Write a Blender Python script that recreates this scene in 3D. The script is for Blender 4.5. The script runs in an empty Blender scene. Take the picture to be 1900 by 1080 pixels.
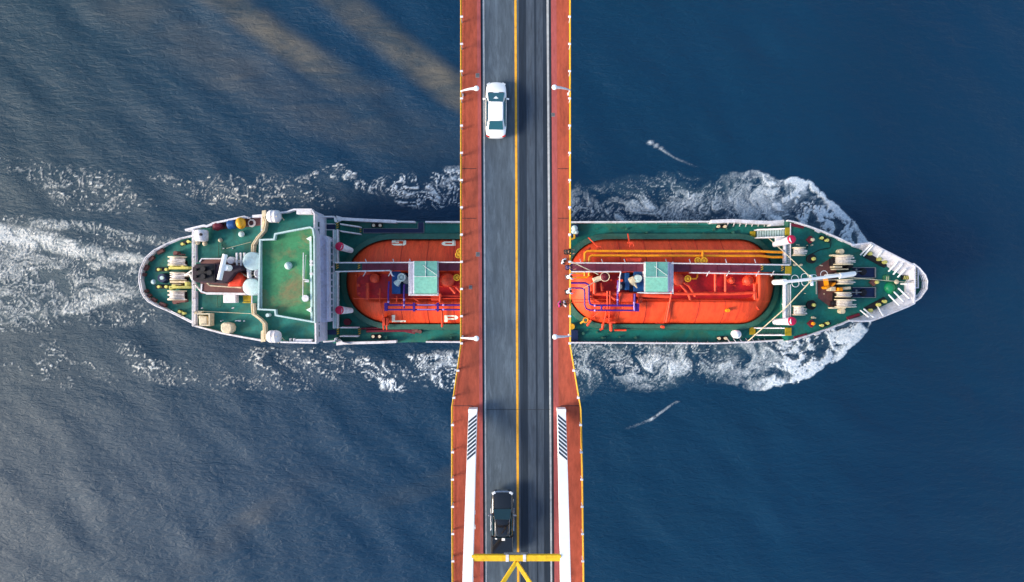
import bpy, bmesh, math, random
import numpy as np
from mathutils import Vector, Matrix
random.seed(7)
D = bpy.data
S = bpy.context.scene
col = S.collection
R = math.radians
# ------------------------------------------------------------------ camera
CZ = 87.0
F = 1900*24/36.0
cam = D.cameras.new('camera'); cam.lens = 24; cam.sensor_width = 36; cam.clip_end = 12000; cam.clip_start = .5
co = D.objects.new('camera', cam); col.objects.link(co); co.location = (0, 0, CZ); S.camera = co
# ------------------------------------------------------------------ world + sun
SUN_EL = 25.0
SUN_DIR = Vector((-.955, -.295, 0)).normalized()*math.cos(R(SUN_EL)); SUN_DIR.z = math.sin(R(SUN_EL))
w = D.worlds.new('World'); S.world = w; w.use_nodes = True
nt = w.node_tree; nt.nodes.clear()
sky = nt.nodes.new('ShaderNodeTexSky'); sky.sky_type = 'NISHITA'; sky.sun_disc = False
sky.sun_elevation = R(SUN_EL); sky.sun_rotation = math.atan2(SUN_DIR.x, SUN_DIR.y)
sky.air_density = 1.0; sky.dust_density = 1.5; sky.ozone_density = 1.0
bg = nt.nodes.new('ShaderNodeBackground'); bg.inputs[1].default_value = .15
wo = nt.nodes.new('ShaderNodeOutputWorld')
nt.links.new(sky.outputs[0], bg.inputs[0]); nt.links.new(bg.outputs[0], wo.inputs[0])
sl = D.lights.new('sun', 'SUN'); sl.energy = 2.6; sl.angle = R(20); sl.color = (1, .88, .72)
so = D.objects.new('sun', sl); col.objects.link(so); so.location = (-60, -40, 120)
so.rotation_euler = SUN_DIR.to_track_quat('Z', 'Y').to_euler()
S.view_settings.view_transform = 'Standard'; S.view_settings.look = 'None'
S.view_settings.gamma = 1; S.view_settings.exposure = 1.05; S.view_settings.use_curve_mapping = False

# ------------------------------------------------------------------ helpers
def W(px, py, z):
    s = (CZ - z)/F
    return Vector(((px-950)*s, (540-py)*s, z))
def srgb(r, g, b, k=1.0):
    def f(c):
        c /= 255.0
        return (c/12.92 if c <= .04045 else ((c+.055)/1.055)**2.4)*k
    return (min(f(r), 1), min(f(g), 1), min(f(b), 1))
MATS = {}
def N(nt, t, **kw):
    n = nt.nodes.new(t)
    for k, v in kw.items(): setattr(n, k, v)
    return n
def mat(name, c, rough=.6, var=.18, scale=1.2, stain=None, stain_amt=.5, stain_scale=.5, metal=0, spec=.4, bump=0, coat=0, streak=None, grime=None):
    if grime is None: grime = .03 if coat or name[:5] in ('cloth', 'glass', 'globe', 'skin') or var < .04 else .22
    m = D.materials.new(name); m.use_nodes = True; nt = m.node_tree; L = nt.links
    p = nt.nodes['Principled BSDF']
    p.inputs['Roughness'].default_value = rough; p.inputs['Metallic'].default_value = metal
    p.inputs['Specular IOR Level'].default_value = spec
    if coat: p.inputs['Coat Weight'].default_value = coat; p.inputs['Coat Roughness'].default_value = .08
    tc = N(nt, 'ShaderNodeTexCoord'); mp = N(nt, 'ShaderNodeMapping')
    if streak: mp.inputs['Scale'].default_value = streak
    L.new(tc.outputs['Object'], mp.inputs[0])
    n1 = N(nt, 'ShaderNodeTexNoise'); n1.inputs['Scale'].default_value = scale; n1.inputs['Detail'].default_value = 8; n1.inputs['Roughness'].default_value = .65
    L.new(mp.outputs[0], n1.inputs['Vector'])
    mr = N(nt, 'ShaderNodeMapRange'); mr.inputs[1].default_value = .3; mr.inputs[2].default_value = .7
    mr.inputs[3].default_value = 1-var; mr.inputs[4].default_value = 1+var
    L.new(n1.outputs[0], mr.inputs[0])
    mx = N(nt, 'ShaderNodeMix', data_type='RGBA', blend_type='MULTIPLY'); mx.inputs[0].default_value = 1
    mx.inputs[6].default_value = (*c, 1); L.new(mr.outputs[0], mx.inputs[7])
    out = mx.outputs[2]
    if stain:
        n2 = N(nt, 'ShaderNodeTexNoise'); n2.inputs['Scale'].default_value = stain_scale; n2.inputs['Detail'].default_value = 9; n2.inputs['Roughness'].default_value = .7
        n2.inputs['Distortion'].default_value = .6
        L.new(mp.outputs[0], n2.inputs['Vector'])
        m2 = N(nt, 'ShaderNodeMapRange'); m2.inputs[1].default_value = .5; m2.inputs[2].default_value = .72
        m2.inputs[3].default_value = 0; m2.inputs[4].default_value = stain_amt
        L.new(n2.outputs[0], m2.inputs[0])
        x2 = N(nt, 'ShaderNodeMix', data_type='RGBA'); L.new(m2.outputs[0], x2.inputs[0]); L.new(out, x2.inputs[6]); x2.inputs[7].default_value = (*stain, 1)
        out = x2.outputs[2]
    n9 = N(nt, 'ShaderNodeTexNoise'); n9.inputs['Scale'].default_value = 3.1; n9.inputs['Detail'].default_value = 10; n9.inputs['Roughness'].default_value = .75; L.new(mp.outputs[0], n9.inputs['Vector'])
    m9 = N(nt, 'ShaderNodeMapRange'); m9.inputs[1].default_value = .38; m9.inputs[2].default_value = .55; m9.inputs[3].default_value = 1-grime; m9.inputs[4].default_value = 1; L.new(n9.outputs[0], m9.inputs[0])
    x9 = N(nt, 'ShaderNodeMix', data_type='RGBA', blend_type='MULTIPLY'); x9.inputs[0].default_value = 1; L.new(out, x9.inputs[6]); L.new(m9.outputs[0], x9.inputs[7]); out = x9.outputs[2]
    L.new(out, p.inputs['Base Color'])
    if bump:
        b = N(nt, 'ShaderNodeBump'); b.inputs['Strength'].default_value = bump; b.inputs['Distance'].default_value = .05
        L.new(n1.outputs[0], b.inputs['Height']); L.new(b.outputs[0], p.inputs['Normal'])
    MATS[name] = m
    return m
rust = srgb(120, 70, 45)
mat('deck_green', srgb(12, 106, 96), .55, .32, .7, srgb(58, 92, 62), .8, .35)
mat('deck_green_worn', srgb(52, 128, 84), .55, .28, .45, srgb(150, 104, 70), .75, .3)
mat('deck_dark', srgb(10, 72, 72), .55, .3, .8)
mat('skirt_green', srgb(48, 98, 84), .6, .2, .8, srgb(70, 80, 50), .5, .5)
mat('white', srgb(222, 220, 226), .5, .08, 1.0, srgb(168, 138, 112), .5, 1.4)
mat('house_white', srgb(205, 205, 225), .45, .06, 1.0, srgb(160, 135, 115), .25, .8)
mat('cream', srgb(215, 200, 170), .6, .15, 2.5, srgb(140, 110, 80), .5, 2.0)
mat('rope', srgb(228, 220, 212), .85, .22, 6, srgb(120, 90, 70), .5, 3.0)
mat('hull', srgb(24, 34, 52), .45, .2, .6, rust, .4, .6)
mat('tank_red', srgb(236, 80, 42), .5, .22, .6, srgb(190, 36, 26), .85, .35, streak=(2.4, .25, .6), spec=.25)
mat('tank_fit', srgb(232, 76, 44), .5, .2, 1.5, srgb(150, 30, 20), .6, 1.0)
mat('weld', srgb(186, 48, 26), .6, .2, 2)
mat('trench', srgb(196, 28, 32), .5, .18, .8, srgb(120, 20, 30), .6, .6)  # deeper red than the tanks: shade of the well put into the colour
mat('walk_maroon', srgb(108, 42, 62), .7, .2, 1.5)
mat('yellow', srgb(214, 160, 28), .5, .12, 1.5, srgb(150, 90, 20), .4, 1.5)
mat('ochre', srgb(176, 150, 20), .7, .2, 2)
mat('orange_pipe', srgb(240, 150, 16), .45, .12, 1.5, srgb(170, 80, 20), .4, 1)
mat('purple', srgb(66, 24, 128), .45, .15, 1.5)
mat('lilac', srgb(170, 140, 210), .5, .1, 2)
mat('navy', srgb(12, 34, 74), .55, .25, 1.2)
mat('blue', srgb(14, 76, 140), .55, .2, 1.2)
mat('paleblue', srgb(186, 208, 208), .5, .08, 2)
mat('canopy', srgb(120, 186, 170), .6, .08, 1.0, srgb(140, 180, 150), .3, 1)
mat('black', srgb(20, 18, 26), .6, .3, 2)
mat('soot', srgb(42, 24, 40), .7, .3, 1.5)
mat('brown_deck', srgb(110, 70, 66), .7, .25, 1.0, srgb(60, 40, 50), .5, 1)
mat('magenta', srgb(206, 22, 74), .5, .1, 2)
mat('maroon', srgb(110, 24, 44), .6, .2, 2)
mat('dome_green', srgb(20, 140, 90), .4, .1, 2)
mat('knob_yellow', srgb(206, 200, 110), .5, .15, 3)
mat('fl_orange', srgb(226, 58, 24), .5, .08, 2)
mat('asphalt', srgb(78, 90, 101), .85, .2, 1.0, srgb(116, 132, 146), .6, .9, streak=(1.4, .22, 1), spec=.2)
mat('asphalt_new', srgb(38, 49, 62), .8, .2, 1.0, srgb(70, 82, 96), .4, .9, streak=(2.2, .12, 1), spec=.2)
mat('asphalt_worn', srgb(66, 77, 90), .85, .25, 1.6, srgb(90, 100, 112), .5, 1.2, streak=(2.5, .25, 1), spec=.2)
mat('pave_red', srgb(172, 84, 64), .85, .2, .7, srgb(112, 60, 50), .7, .45, streak=(1.8, .45, 1), spec=.15)
mat('pave_pink', srgb(168, 86, 84), .8, .12, .9, srgb(140, 70, 62), .5, .5, streak=(1.5, .4, 1), spec=.2)
mat('gutter', srgb(30, 34, 42), .9, .3, 2)
mat('line_white', srgb(176, 180, 182), .7, .14, 2.5, srgb(120, 126, 130), .6, 1.6)
mat('line_yellow', srgb(236, 168, 40), .7, .1, 2.5, srgb(160, 120, 60), .5, 2.2)
mat('concrete', srgb(120, 118, 112), .9, .2, .6)
mat('rib_white', srgb(246, 246, 246), .5, .03, .8, srgb(190, 180, 170), .15, .6)
mat('stripe', srgb(38, 50, 66), .6, .1, 2)
mat('steel_grey', srgb(128, 130, 134), .5, .2, 3)
mat('car_white', srgb(244, 244, 244), .25, .01, 1, coat=.8)
mat('car_black', srgb(16, 20, 26), .2, .05, 1, coat=1)
mat('glass', srgb(30, 84, 96), .06, .05, 1, spec=.8)
mat('glass_dark', srgb(20, 52, 60), .08, .05, 1, spec=.8)
mat('tyre', srgb(16, 16, 17), .85, .1, 5)
mat('chrome', srgb(190, 194, 198), .25, .05, 2, metal=1)
mat('lamp_red', srgb(190, 30, 24), .3, .05, 3)
mat('lamp_clear', srgb(210, 216, 222), .15, .05, 3)
mat('globe', srgb(250, 250, 250), .3, .01, 1)
mat('plastic_black', srgb(22, 22, 24), .5, .1, 3)
mat('skin', srgb(186, 132, 104), .6, .05, 6)
mat('hair', srgb(18, 14, 14), .6, .2, 20)
for n, c in dict(black=(24, 24, 28), white=(228, 230, 236), navy=(26, 34, 84), magenta=(190, 28, 120), pale=(232, 206, 206), jeans=(44, 54, 78), grey=(86, 84, 92), sky=(186, 202, 222)).items():
    mat('cloth_'+n, srgb(*c), .85, .12, 8)

class MB:
    def __init__(s): s.v = []; s.f = []; s.sm = []
    def cut(s):
        if not hasattr(s, 'marks'): s.marks = []
        s.marks.append((len(s.v), len(s.f)))
        return s
    def add(s, vs, fs, smooth=False):
        b = len(s.v); s.v += [Vector(v) for v in vs]; s.f += [tuple(i+b for i in f) for f in fs]; s.sm += [smooth]*len(fs); return s
    def prism(s, top, bot):
        n = len(top)
        fs = [tuple(range(n)), tuple(range(2*n-1, n-1, -1))]
        fs += [(i, i+n, (i+1) % n+n, (i+1) % n) for i in range(n)]
        return s.add(list(top)+list(bot), fs)
    def poly(s, pts, z0, z1):
        t = [W(x, y, z1) for x, y in pts]
        return s.prism(t, [Vector((p.x, p.y, z0)) for p in t])
    def box(s, x0, y0, x1, y1, z0, z1): return s.poly([(x0, y0), (x1, y0), (x1, y1), (x0, y1)], z0, z1)
    def obox(s, cx, cy, l, wd, ang, z0, z1):
        c, q = math.cos(R(ang)), math.sin(R(ang))
        return s.poly([(cx+a*l/2*c-b*wd/2*q, cy-(a*l/2*q+b*wd/2*c)) for a, b in ((-1, 1), (1, 1), (1, -1), (-1, -1))], z0, z1)
    def wbox(s, c, d, rz=0):
        x, y, z = d[0]/2, d[1]/2, d[2]/2; M = Matrix.Rotation(rz, 3, 'Z'); c = Vector(c)
        t = [c+M@Vector((a*x, b*y, z)) for a, b in ((-1, -1), (1, -1), (1, 1), (-1, 1))]
        return s.prism(t, [v-Vector((0, 0, 2*z)) for v in t])
    def wall(s, pts, z0, z1, t=.12, closed=False, lean=0):
        P = [W(x, y, z1) for x, y in pts]; n = len(P); A = []; B = []
        for i, p in enumerate(P):
            a = P[(i-1) % n] if (closed or i > 0) else p; b = P[(i+1) % n] if (closed or i < n-1) else p
            d1 = (p-a); d2 = (b-p)
            d1 = d1.normalized() if d1.length > 1e-6 else d2.normalized(); d2 = d2.normalized() if d2.length > 1e-6 else d1
            nn = (Vector((-d1.y, d1.x, 0))+Vector((-d2.y, d2.x, 0)))
            nn = nn.normalized() if nn.length > 1e-6 else Vector((-d1.y, d1.x, 0))
            k = 1/max(.4, nn.dot(Vector((-d1.y, d1.x, 0))))
            A.append(p+nn*t/2*k); B.append(p-nn*t/2*k)
        seg = n if closed else n-1
        for i in range(seg):
            j = (i+1) % n
            q = [A[i], A[j], B[j], B[i]]
            s.prism(q, [Vector((v.x, v.y, z0)) for v in q])
        return s
    def strip(s, top, z1, base, z0, t=.12):
        T = [W(*p, z1) for p in top]; Bq = [W(*p, z0) for p in base]; n = len(T)
        c = sum(Bq, Vector())/n
        for i in range(n-1):
            q = [T[i], T[i+1], Bq[i+1], Bq[i]]
            nr = (q[1]-q[0]).cross(q[3]-q[0]); nr.normalize()
            if nr.dot(c-q[0]) > 0: nr = -nr
            s.prism(q, [v+nr*t for v in q])
        return s
    def tube(s, P, r, n=8, r2=None, cap=True):
        P = [Vector(p) for p in P]; m = len(P); vs = []; fs = []
        for i, p in enumerate(P):
            d = (P[min(i+1, m-1)]-P[max(i-1, 0)]).normalized()
            u = d.cross(Vector((0, 0, 1)));
            if u.length < .05: u = d.cross(Vector((0, 1, 0)))
            u.normalize(); v = d.cross(u).normalized()
            rr = r if r2 is None else r+(r2-r)*i/(m-1)
            vs += [p+(u*math.cos(2*math.pi*k/n)+v*math.sin(2*math.pi*k/n))*rr for k in range(n)]
        for i in range(m-1):
            for k in range(n):
                k2 = (k+1) % n; fs.append((i*n+k, i*n+k2, (i+1)*n+k2, (i+1)*n+k))
        s.add(vs, fs, True)
        if cap: s.add(vs[:n], [tuple(range(n-1, -1, -1))]); s.add(vs[-n:], [tuple(range(n))])
        return s
    def pt(s, pts, r, n=8): # pts (px,py,z)
        return s.tube([W(*p) for p in pts], r, n)
    def cyl(s, px, py, z0, z1, r, r2=None, n=20):
        p = W(px, py, z1); return s.tube([(p.x, p.y, z0), (p.x, p.y, z1)], r, n, r2)
    def lathe(s, a, b, prof, n=20): # along a->b, prof (t 0..1, radius)
        a = Vector(a); b = Vector(b); P = []; d = (b-a).normalized()
        u = d.cross(Vector((0, 0, 1)))
        if u.length < .05: u = d.cross(Vector((0, 1, 0)))
        u.normalize(); v = d.cross(u); vs = []; fs = []
        for t, r in prof:
            c = a+(b-a)*t
            vs += [c+(u*math.cos(2*math.pi*k/n)+v*math.sin(2*math.pi*k/n))*r for k in range(n)]
        for i in range(len(prof)-1):
            for k in range(n):
                k2 = (k+1) % n; fs.append((i*n+k, i*n+k2, (i+1)*n+k2, (i+1)*n+k))
        m = len(prof)
        s.add(vs, fs, True); s.add(vs[:n], [tuple(range(n-1, -1, -1))]); s.add(vs[-n:], [tuple(range(n))])
        return s
    def dome(s, px, py, z0, r, h, n=20, world=False):
        c = Vector((px, py, z0)) if world else W(px, py, z0+h*.5); c.z = z0
        return s.lathe(c, c+Vector((0, 0, h)), [(math.sin(a), max(.01, math.cos(a)*r)) for a in [math.pi/2*i/7 for i in range(8)]], n)
    def sphere(s, c, r, n=12, sz=1):
        c = Vector(c)
        return s.lathe(c-Vector((0, 0, r*sz)), c+Vector((0, 0, r*sz)), [((1-math.cos(a))/2, max(.003, math.sin(a)*r)) for a in [math.pi*i/8 for i in range(9)]], n)
    def ring(s, c, r, rt, n=24, ax=2):
        c = Vector(c); P = []
        for k in range(n+1):
            a = 2*math.pi*k/n; q = [math.cos(a)*r, math.sin(a)*r]; q.insert(ax, 0); P.append(c+Vector(q))
        return s.tube(P, rt, 6, cap=False)
    def rail(s, pts, z0, h=1.1, sp=1.6, r=.035, mid=2):
        P = [W(x, y, z0+h) for x, y in pts]
        for k in range(mid+1):
            s.tube([p-Vector((0, 0, h*k/(mid+1))) for p in P], r if k else r*1.4, 6)
        for a, b in zip(P, P[1:]):
            m = max(1, int((b-a).length/sp))
            for i in range(m+1):
                q = a.lerp(b, i/m); s.tube([q, q-Vector((0, 0, h))], r, 6)
        return s
    def obj(s, name, mt, parent=None, org=(0, 0, 0), bevel=0, sub=0, smooth_all=False):
        me = D.meshes.new(name); o_ = Vector(org)
        me.from_pydata([v-o_ for v in s.v], [], s.f); me.update()
        bm = bmesh.new(); bm.from_mesh(me); bmesh.ops.recalc_face_normals(bm, faces=bm.faces); bm.to_mesh(me); bm.free()
        me.polygons.foreach_set('use_smooth', [True]*len(s.f) if smooth_all else s.sm)
        me.materials.append(MATS[mt])
        o = D.objects.new(name, me); col.objects.link(o)
        if parent is not None: o.parent = parent
        else: o.location = org
        if bevel:
            b = o.modifiers.new('bevel', 'BEVEL'); b.width = bevel; b.segments = 2; b.limit_method = 'ANGLE'
        if sub:
            b = o.modifiers.new('sub', 'SUBSURF'); b.levels = sub; b.render_levels = sub
        return o
def empty(name, loc, rz=0):
    o = D.objects.new(name, None); col.objects.link(o); o.location = loc; o.rotation_euler.z = rz; o.empty_display_size = .3; return o
def tag(o, label, cat, group=None):
    o['label'] = label; o['category'] = cat
    if group: o['group'] = group
    return o
def structure(o, label=None, cat=None):
    o['kind'] = 'structure'
    if label: o['label'] = label
    if cat: o['category'] = cat
    return o
def dup(o, parent=None):
    c = o.copy(); col.objects.link(c)
    if parent is not None: c.parent = parent
    for ch in [x for x in D.objects if x.parent == o]: dup(ch, c)
    return c

# ------------------------------------------------------------------ water
def smooth(x): x = np.clip(x, 0, 1); return x*x*(3-2*x)
def axis(far, mid, lo, hi, fine, step=.4):
    return np.concatenate([-np.geomspace(far, mid, 36)[:-1], np.arange(-mid, lo-step*.5, step), np.arange(lo, hi, fine), np.arange(hi+step*.3, mid-step*.5, step), np.geomspace(mid, far, 36)])
xs = axis(3500, 120, -68, 50, .145); ys = axis(3500, 50, -18, 18, .145)
X, Y = np.meshgrid(xs, ys)
PX = X*F/CZ+950; PY = 540-Y*F/CZ
def stroke(pts):  # pts (x,y,r,strength) -> normalised falloff field
    out = np.zeros_like(PX)
    for a, b in zip(pts, pts[1:]):
        dx, dy = b[0]-a[0], b[1]-a[1]; L2 = dx*dx+dy*dy+1e-9
        t = np.clip(((PX-a[0])*dx+(PY-a[1])*dy)/L2, 0, 1)
        d = np.hypot(PX-a[0]-t*dx, PY-a[1]-t*dy)
        r = a[2]+(b[2]-a[2])*t; st = a[3]+(b[3]-a[3])*t
        out = np.maximum(out, st*smooth(1.25-d/r))
    return out
def band(xa, xb, top, bot, soft, st=1.0):   # area between two curves given as (x,y) lists
    yt = np.interp(PX, [p[0] for p in top], [p[1] for p in top]); yb = np.interp(PX, [p[0] for p in bot], [p[1] for p in bot])
    m = smooth((PY-yt)/soft+.5)*smooth((yb-PY)/soft+.5)
    return m*st
def ramp(xs_, vs_): return np.interp(PX, xs_, vs_)
foam = np.zeros_like(X); lace = np.zeros_like(X)
# bow wave, both sides
tip_u = [(1060, 335), (1200, 322), (1300, 318), (1400, 316), (1470, 330), (1520, 354), (1560, 386), (1600, 428), (1625, 456)]
tip_l = [(1060, 738), (1200, 730), (1300, 716), (1400, 724), (1450, 722), (1500, 706), (1560, 668), (1600, 626), (1622, 592)]
ins = smooth((1626-PX)/14)
U = band(0, 0, tip_u, [(0, 520), (1900, 520)], 16)*ins
Lw = band(0, 0, [(0, 520), (1900, 520)], tip_l, 16)*ins
right = smooth((PX-1000)/60)
du = np.interp(PX, [p[0] for p in tip_u], [p[1] for p in tip_u]); dl = np.interp(PX, [p[0] for p in tip_l], [p[1] for p in tip_l])
edge = np.maximum(U*smooth(1.2-(PY-du)/46), Lw*smooth(1.2-(dl-PY)/46))*ramp([1200, 1390, 1440, 1520, 1900], [0, .05, .5, 1, 1])
body = np.maximum(U, Lw)*ramp([1000, 1200, 1350, 1430, 1520, 1600], [.0, .34, .44, .46, .62, .85])*right
hug = np.maximum(stroke([(1060, 395, 26, .42), (1200, 385, 34, .62), (1330, 380, 40, .68), (1450, 380, 46, .62)]),
                 stroke([(1060, 670, 30, .58), (1200, 660, 32, .52), (1330, 660, 36, .62), (1450, 655, 40, .62)]))*right
foam = np.maximum.reduce([foam, edge, body, hug])
lace = np.maximum(lace, np.maximum(U, Lw)*right*ramp([1000, 1450, 1600], [.75, .95, 1]))
# thin diverging crests
for st in ([(1075, 232, 3, .0), (1120, 236, 4, .12), (1200, 262, 3, .3), (1207, 264, 3.2, .95), (1216, 269, 3.2, .7), (1250, 292, 2.4, .32), (1300, 313, 4, .05)],
           [(1150, 800, 4, .0), (1205, 780, 3, .35), (1210, 777, 3.2, .95), (1220, 770, 2.8, .6), (1245, 752, 2.6, .4), (1272, 737, 3, .2), (1300, 730, 4, 0)]):
    foam = np.maximum(foam, stroke(st)*.95)
foam = np.maximum(foam, stroke([(800, 888, 3, .2), (815, 886, 3, .9), (832, 876, 2.5, .6)])*.8)
foam = np.maximum(foam, stroke([(680, 882, 3, .4), (690, 876, 3, .5)])*.8)
# left of bridge: lace up and down
lace = np.maximum(lace, stroke([(600, 378, 20, .35), (660, 360, 28, .6), (740, 350, 38, .75), (860, 350, 46, .9), (1000, 350, 55, .9)]))
lace = np.maximum(lace, stroke([(-500, 320, 60, 0), (-200, 330, 60, .5), (20, 340, 60, .62), (200, 355, 50, .6), (400, 355, 42, .58), (560, 355, 38, .6), (680, 300, 22, .5)]))
lace = np.maximum(lace, stroke([(600, 695, 30, .6), (700, 692, 38, .85), (860, 690, 46, .95), (1060, 690, 55, .9)]))
lace = np.maximum(lace, stroke([(-500, 710, 60, 0), (-200, 700, 60, .4), (-40, 690, 60, .42), (60, 690, 62, .62), (140, 670, 55, .6), (240, 670, 45, .7)]))
lace = np.maximum(lace, stroke([(150, 660, 26, .6), (240, 650, 26, .7), (290, 690, 24, .75), (380, 690, 42, .78), (500, 685, 46, .8), (620, 690, 42, .8)]))
lace = np.maximum(lace, stroke([(470, 652, 10, .7), (700, 648, 8, .3)]))
# astern wake
lace = np.maximum(lace, band(0, 0, [(-700, 350), (0, 392), (260, 440)], [(-700, 665), (0, 620), (280, 600)], 30)*smooth((330-PX)/80)*smooth((PX+700)/600)*.8)
foam = np.maximum(foam, stroke([(-720, 372, 34, 0), (-400, 390, 30, .38), (-80, 420, 22, .6), (40, 440, 26, .72), (120, 458, 24, .68), (200, 474, 20, .6), (262, 482, 14, .7)]))
foam = np.maximum(foam, stroke([(-720, 640, 34, 0), (-400, 620, 30, .25), (-80, 590, 22, .38), (60, 580, 22, .5), (150, 570, 20, .5), (200, 550, 16, .6), (262, 544, 12, .6)]))
foam = np.maximum(foam, stroke([(60, 412, 16, .3), (180, 422, 14, .4), (250, 440, 12, .45), (330, 450, 12, .35)]))
foam = np.maximum(foam, band(0, 0, [(0, 440), (260, 480)], [(0, 590), (270, 560)], 20)*smooth((300-PX)/60)*smooth((PX+700)/600)*.38)
# ---- stirred noise: value noise advected through a curl field, so foam curls the way it does on water
def vnoise(x, y, seed):
    g = np.random.RandomState(seed).rand(256, 256)
    xi = np.floor(x).astype(int); yi = np.floor(y).astype(int); fx = x-xi; fy = y-yi
    fx = fx*fx*fx*(fx*(fx*6-15)+10); fy = fy*fy*fy*(fy*(fy*6-15)+10)
    a = g[xi & 255, yi & 255]; b = g[(xi+1) & 255, yi & 255]; c = g[xi & 255, (yi+1) & 255]; d = g[(xi+1) & 255, (yi+1) & 255]
    return (a*(1-fx)+b*fx)*(1-fy)+(c*(1-fx)+d*fx)*fy
def fbm(x, y, seed, octv=5, gain=.55):
    s = 0; a = 1; t = 0
    for o in range(octv):
        c, q = math.cos(o*1.1), math.sin(o*1.1)
        s = s+a*vnoise((x*c-y*q)*2**o+o*17.3, (x*q+y*c)*2**o+o*9.1, seed+o); t += a; a *= gain
    return s/t
def stir(x, y, lam, amp, steps, seed):
    e = .05
    for k in range(steps):
        def psi(u, v):
            u, v = u*.82-v*.57, u*.57+v*.82; u2, v2 = u*.7+v*.71, -u*.71+v*.7
            return vnoise(u/lam+50, v/lam+50, seed)*lam+.45*vnoise(u2/lam*2.3+9, v2/lam*2.3+31, seed+5)*lam/2.3
        vx = (psi(x, y+e)-psi(x, y-e))/(2*e); vy = -(psi(x+e, y)-psi(x-e, y))/(2*e)
        x = x-vx*amp/steps; y = y-vy*amp/steps
    return x, y
fin = (np.abs(Y) < 19) & (X > -116) & (X < 50)
fx_, fy_ = X[fin], Y[fin]
sx, sy = stir(fx_, fy_, 2.9, 2.5, 10, 11)
sx, sy = stir(sx, sy, 1.3, .9, 6, 23)
sx, sy = stir(sx, sy, .5, .30, 3, 37)
def full(v, bg=0.0): o = np.full_like(X, bg); o[fin] = v; return o
BIL = full(fbm(sx*.38, sy*.46, 40, 7, .68))
FIL = full(1-np.abs(fbm(sx*.55, sy*.6, 60, 5, .55)*2-1)*4.6)
FI2 = full(1-np.abs(fbm(sx*1.3, sy*1.4, 80, 4, .55)*2-1)*4.0)
CEL = full(fbm(sx*.25+fx_*.75, sy*.25+fy_*.75, 90, 6, .66))
PA2 = full(fbm(fx_*.22+.3*fy_, fy_*.24, 200, 4, .6))
PAT = full(fbm(fx_*.12, fy_*.16, 100, 3, .5))
STK = full(fbm(sx*.12+fx_*.05, (sy*.5+fy_*.5)*.75, 120, 6, .62))
def ss(a, b, v): return smooth((v-a)/(b-a))
jit = (full(fbm(fx_*.35, fy_*.35, 150, 5, .6), .5)-.5)
du2, dl2 = du+jit*34, dl+jit*34
ins2 = smooth((1628+jit*30-PX)/8)
U2 = smooth((PY-du2)/5)*(PY < 522)*ins2; L2 = smooth((dl2-PY)/5)*(PY >= 522)*ins2
# bow wave zones (1 inside): rim = churned leading edge, mid = mottled cells, tail = billows drifting aft
rim = np.maximum(U2*smooth(1.25-(PY-du2)/24), L2*smooth(1.25-(dl2-PY)/24))*ramp([1330, 1430, 1480], [0, .5, 1])
area = np.maximum(U2, L2)*right
cells = area*ramp([1330, 1440, 1520], [0, .75, 1])
tail = area*ramp([1000, 1300, 1420, 1500], [.8, 1, .6, .1])
hull_d = np.where(PY < 522, 412-PY, PY-637)         # px outside the deck edge
band_ = np.exp(-((hull_d-34)/32.0)**2)
d_out = np.where(PY < 522, PY-du2, dl2-PY); feather = smooth((d_out+4)/ramp([1060, 1300, 1420], [64, 44, 10]))
area = area*(.25+.75*feather); tail = tail*(.15+.85*feather)
f1 = ss(.455, .56, CEL*.92+BIL*.08)*cells*(.85+1.3*(CEL-.5))
f2 = ss(.40, .74, BIL+.26*(band_-.60)+.34*(PAT-.5)-.05+.09*ramp([1050, 1450], [0, 1]))*tail*.95
f3 = ss(.45, 1.0, FIL)*tail*ss(.34, .60, PAT+.16*band_)*.62
f4 = ss(.55, 1., FI2)*tail*.6*ss(.32, .58, BIL+.05)
f5 = rim*ss(.34, .60, CEL*.85+BIL*.3)*1.1
F_ = np.maximum.reduce([f1, f2*.85, f3, f4, f5])
# lace abeam and aft
lt = lace*(1-right)
near_ = ramp([0, 600, 680, 1000], [0, 0, 1, 1])
f6 = ss(.5-.12*near_, 1.0, FIL)*ss(.46, .64, PA2+lt*.28-.15+.08*near_)*ss(.1, .5, lt)*(.35+.6*near_)
f7 = ss(.50, .74, BIL)*ss(.5, .66, PA2+lt*.22-.15+.06*near_)*ss(.1, .5, lt)*(.10+.45*near_)
GLN = full(fbm(fx_*1.9+fy_*1.0, fy_*3.6-fx_*.6, 300, 3, .6))
f8 = ss(.64, .76, GLN)*ss(.40, .60, PA2+lt*.2-.10)*ss(.1, .5, lt)*ss(.42, .56, BIL+.02)*.8
wk = np.clip(foam*(1-right)*smooth((345-PX)/30), 0, 1)
f9 = ss(.42, .64, STK+.40*(wk-.45))*ss(.05, .35, wk)*(.26+.80*wk)*(.40+.65*ss(.3, .8, FI2*.5+BIL*.8))
f10 = np.maximum(ss(.40, 1, FIL)*ss(.1, .4, wk)*.5, ss(.3, .75, wk)*ss(.36, .6, BIL)*.62)
F_ = np.maximum.reduce([F_, f6, f7, f8, f9, f10])
thin = foam*((PX > 1062) & ((PY < 311) | (PY > 743)) & (area < .3))
thin2 = foam*((PX < 850) & (PY > 850))
F_ = np.maximum(F_, np.maximum(thin, thin2)*ss(.26, .56, CEL+.06)*.66)
AER = np.clip(np.maximum.reduce([area*.85*ss(.30, .6, BIL), wk*.6, lt*.10*ss(.3, .6, BIL)]), 0, 1)
env_foam = foam; foam = np.clip(F_, 0, 1)

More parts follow.
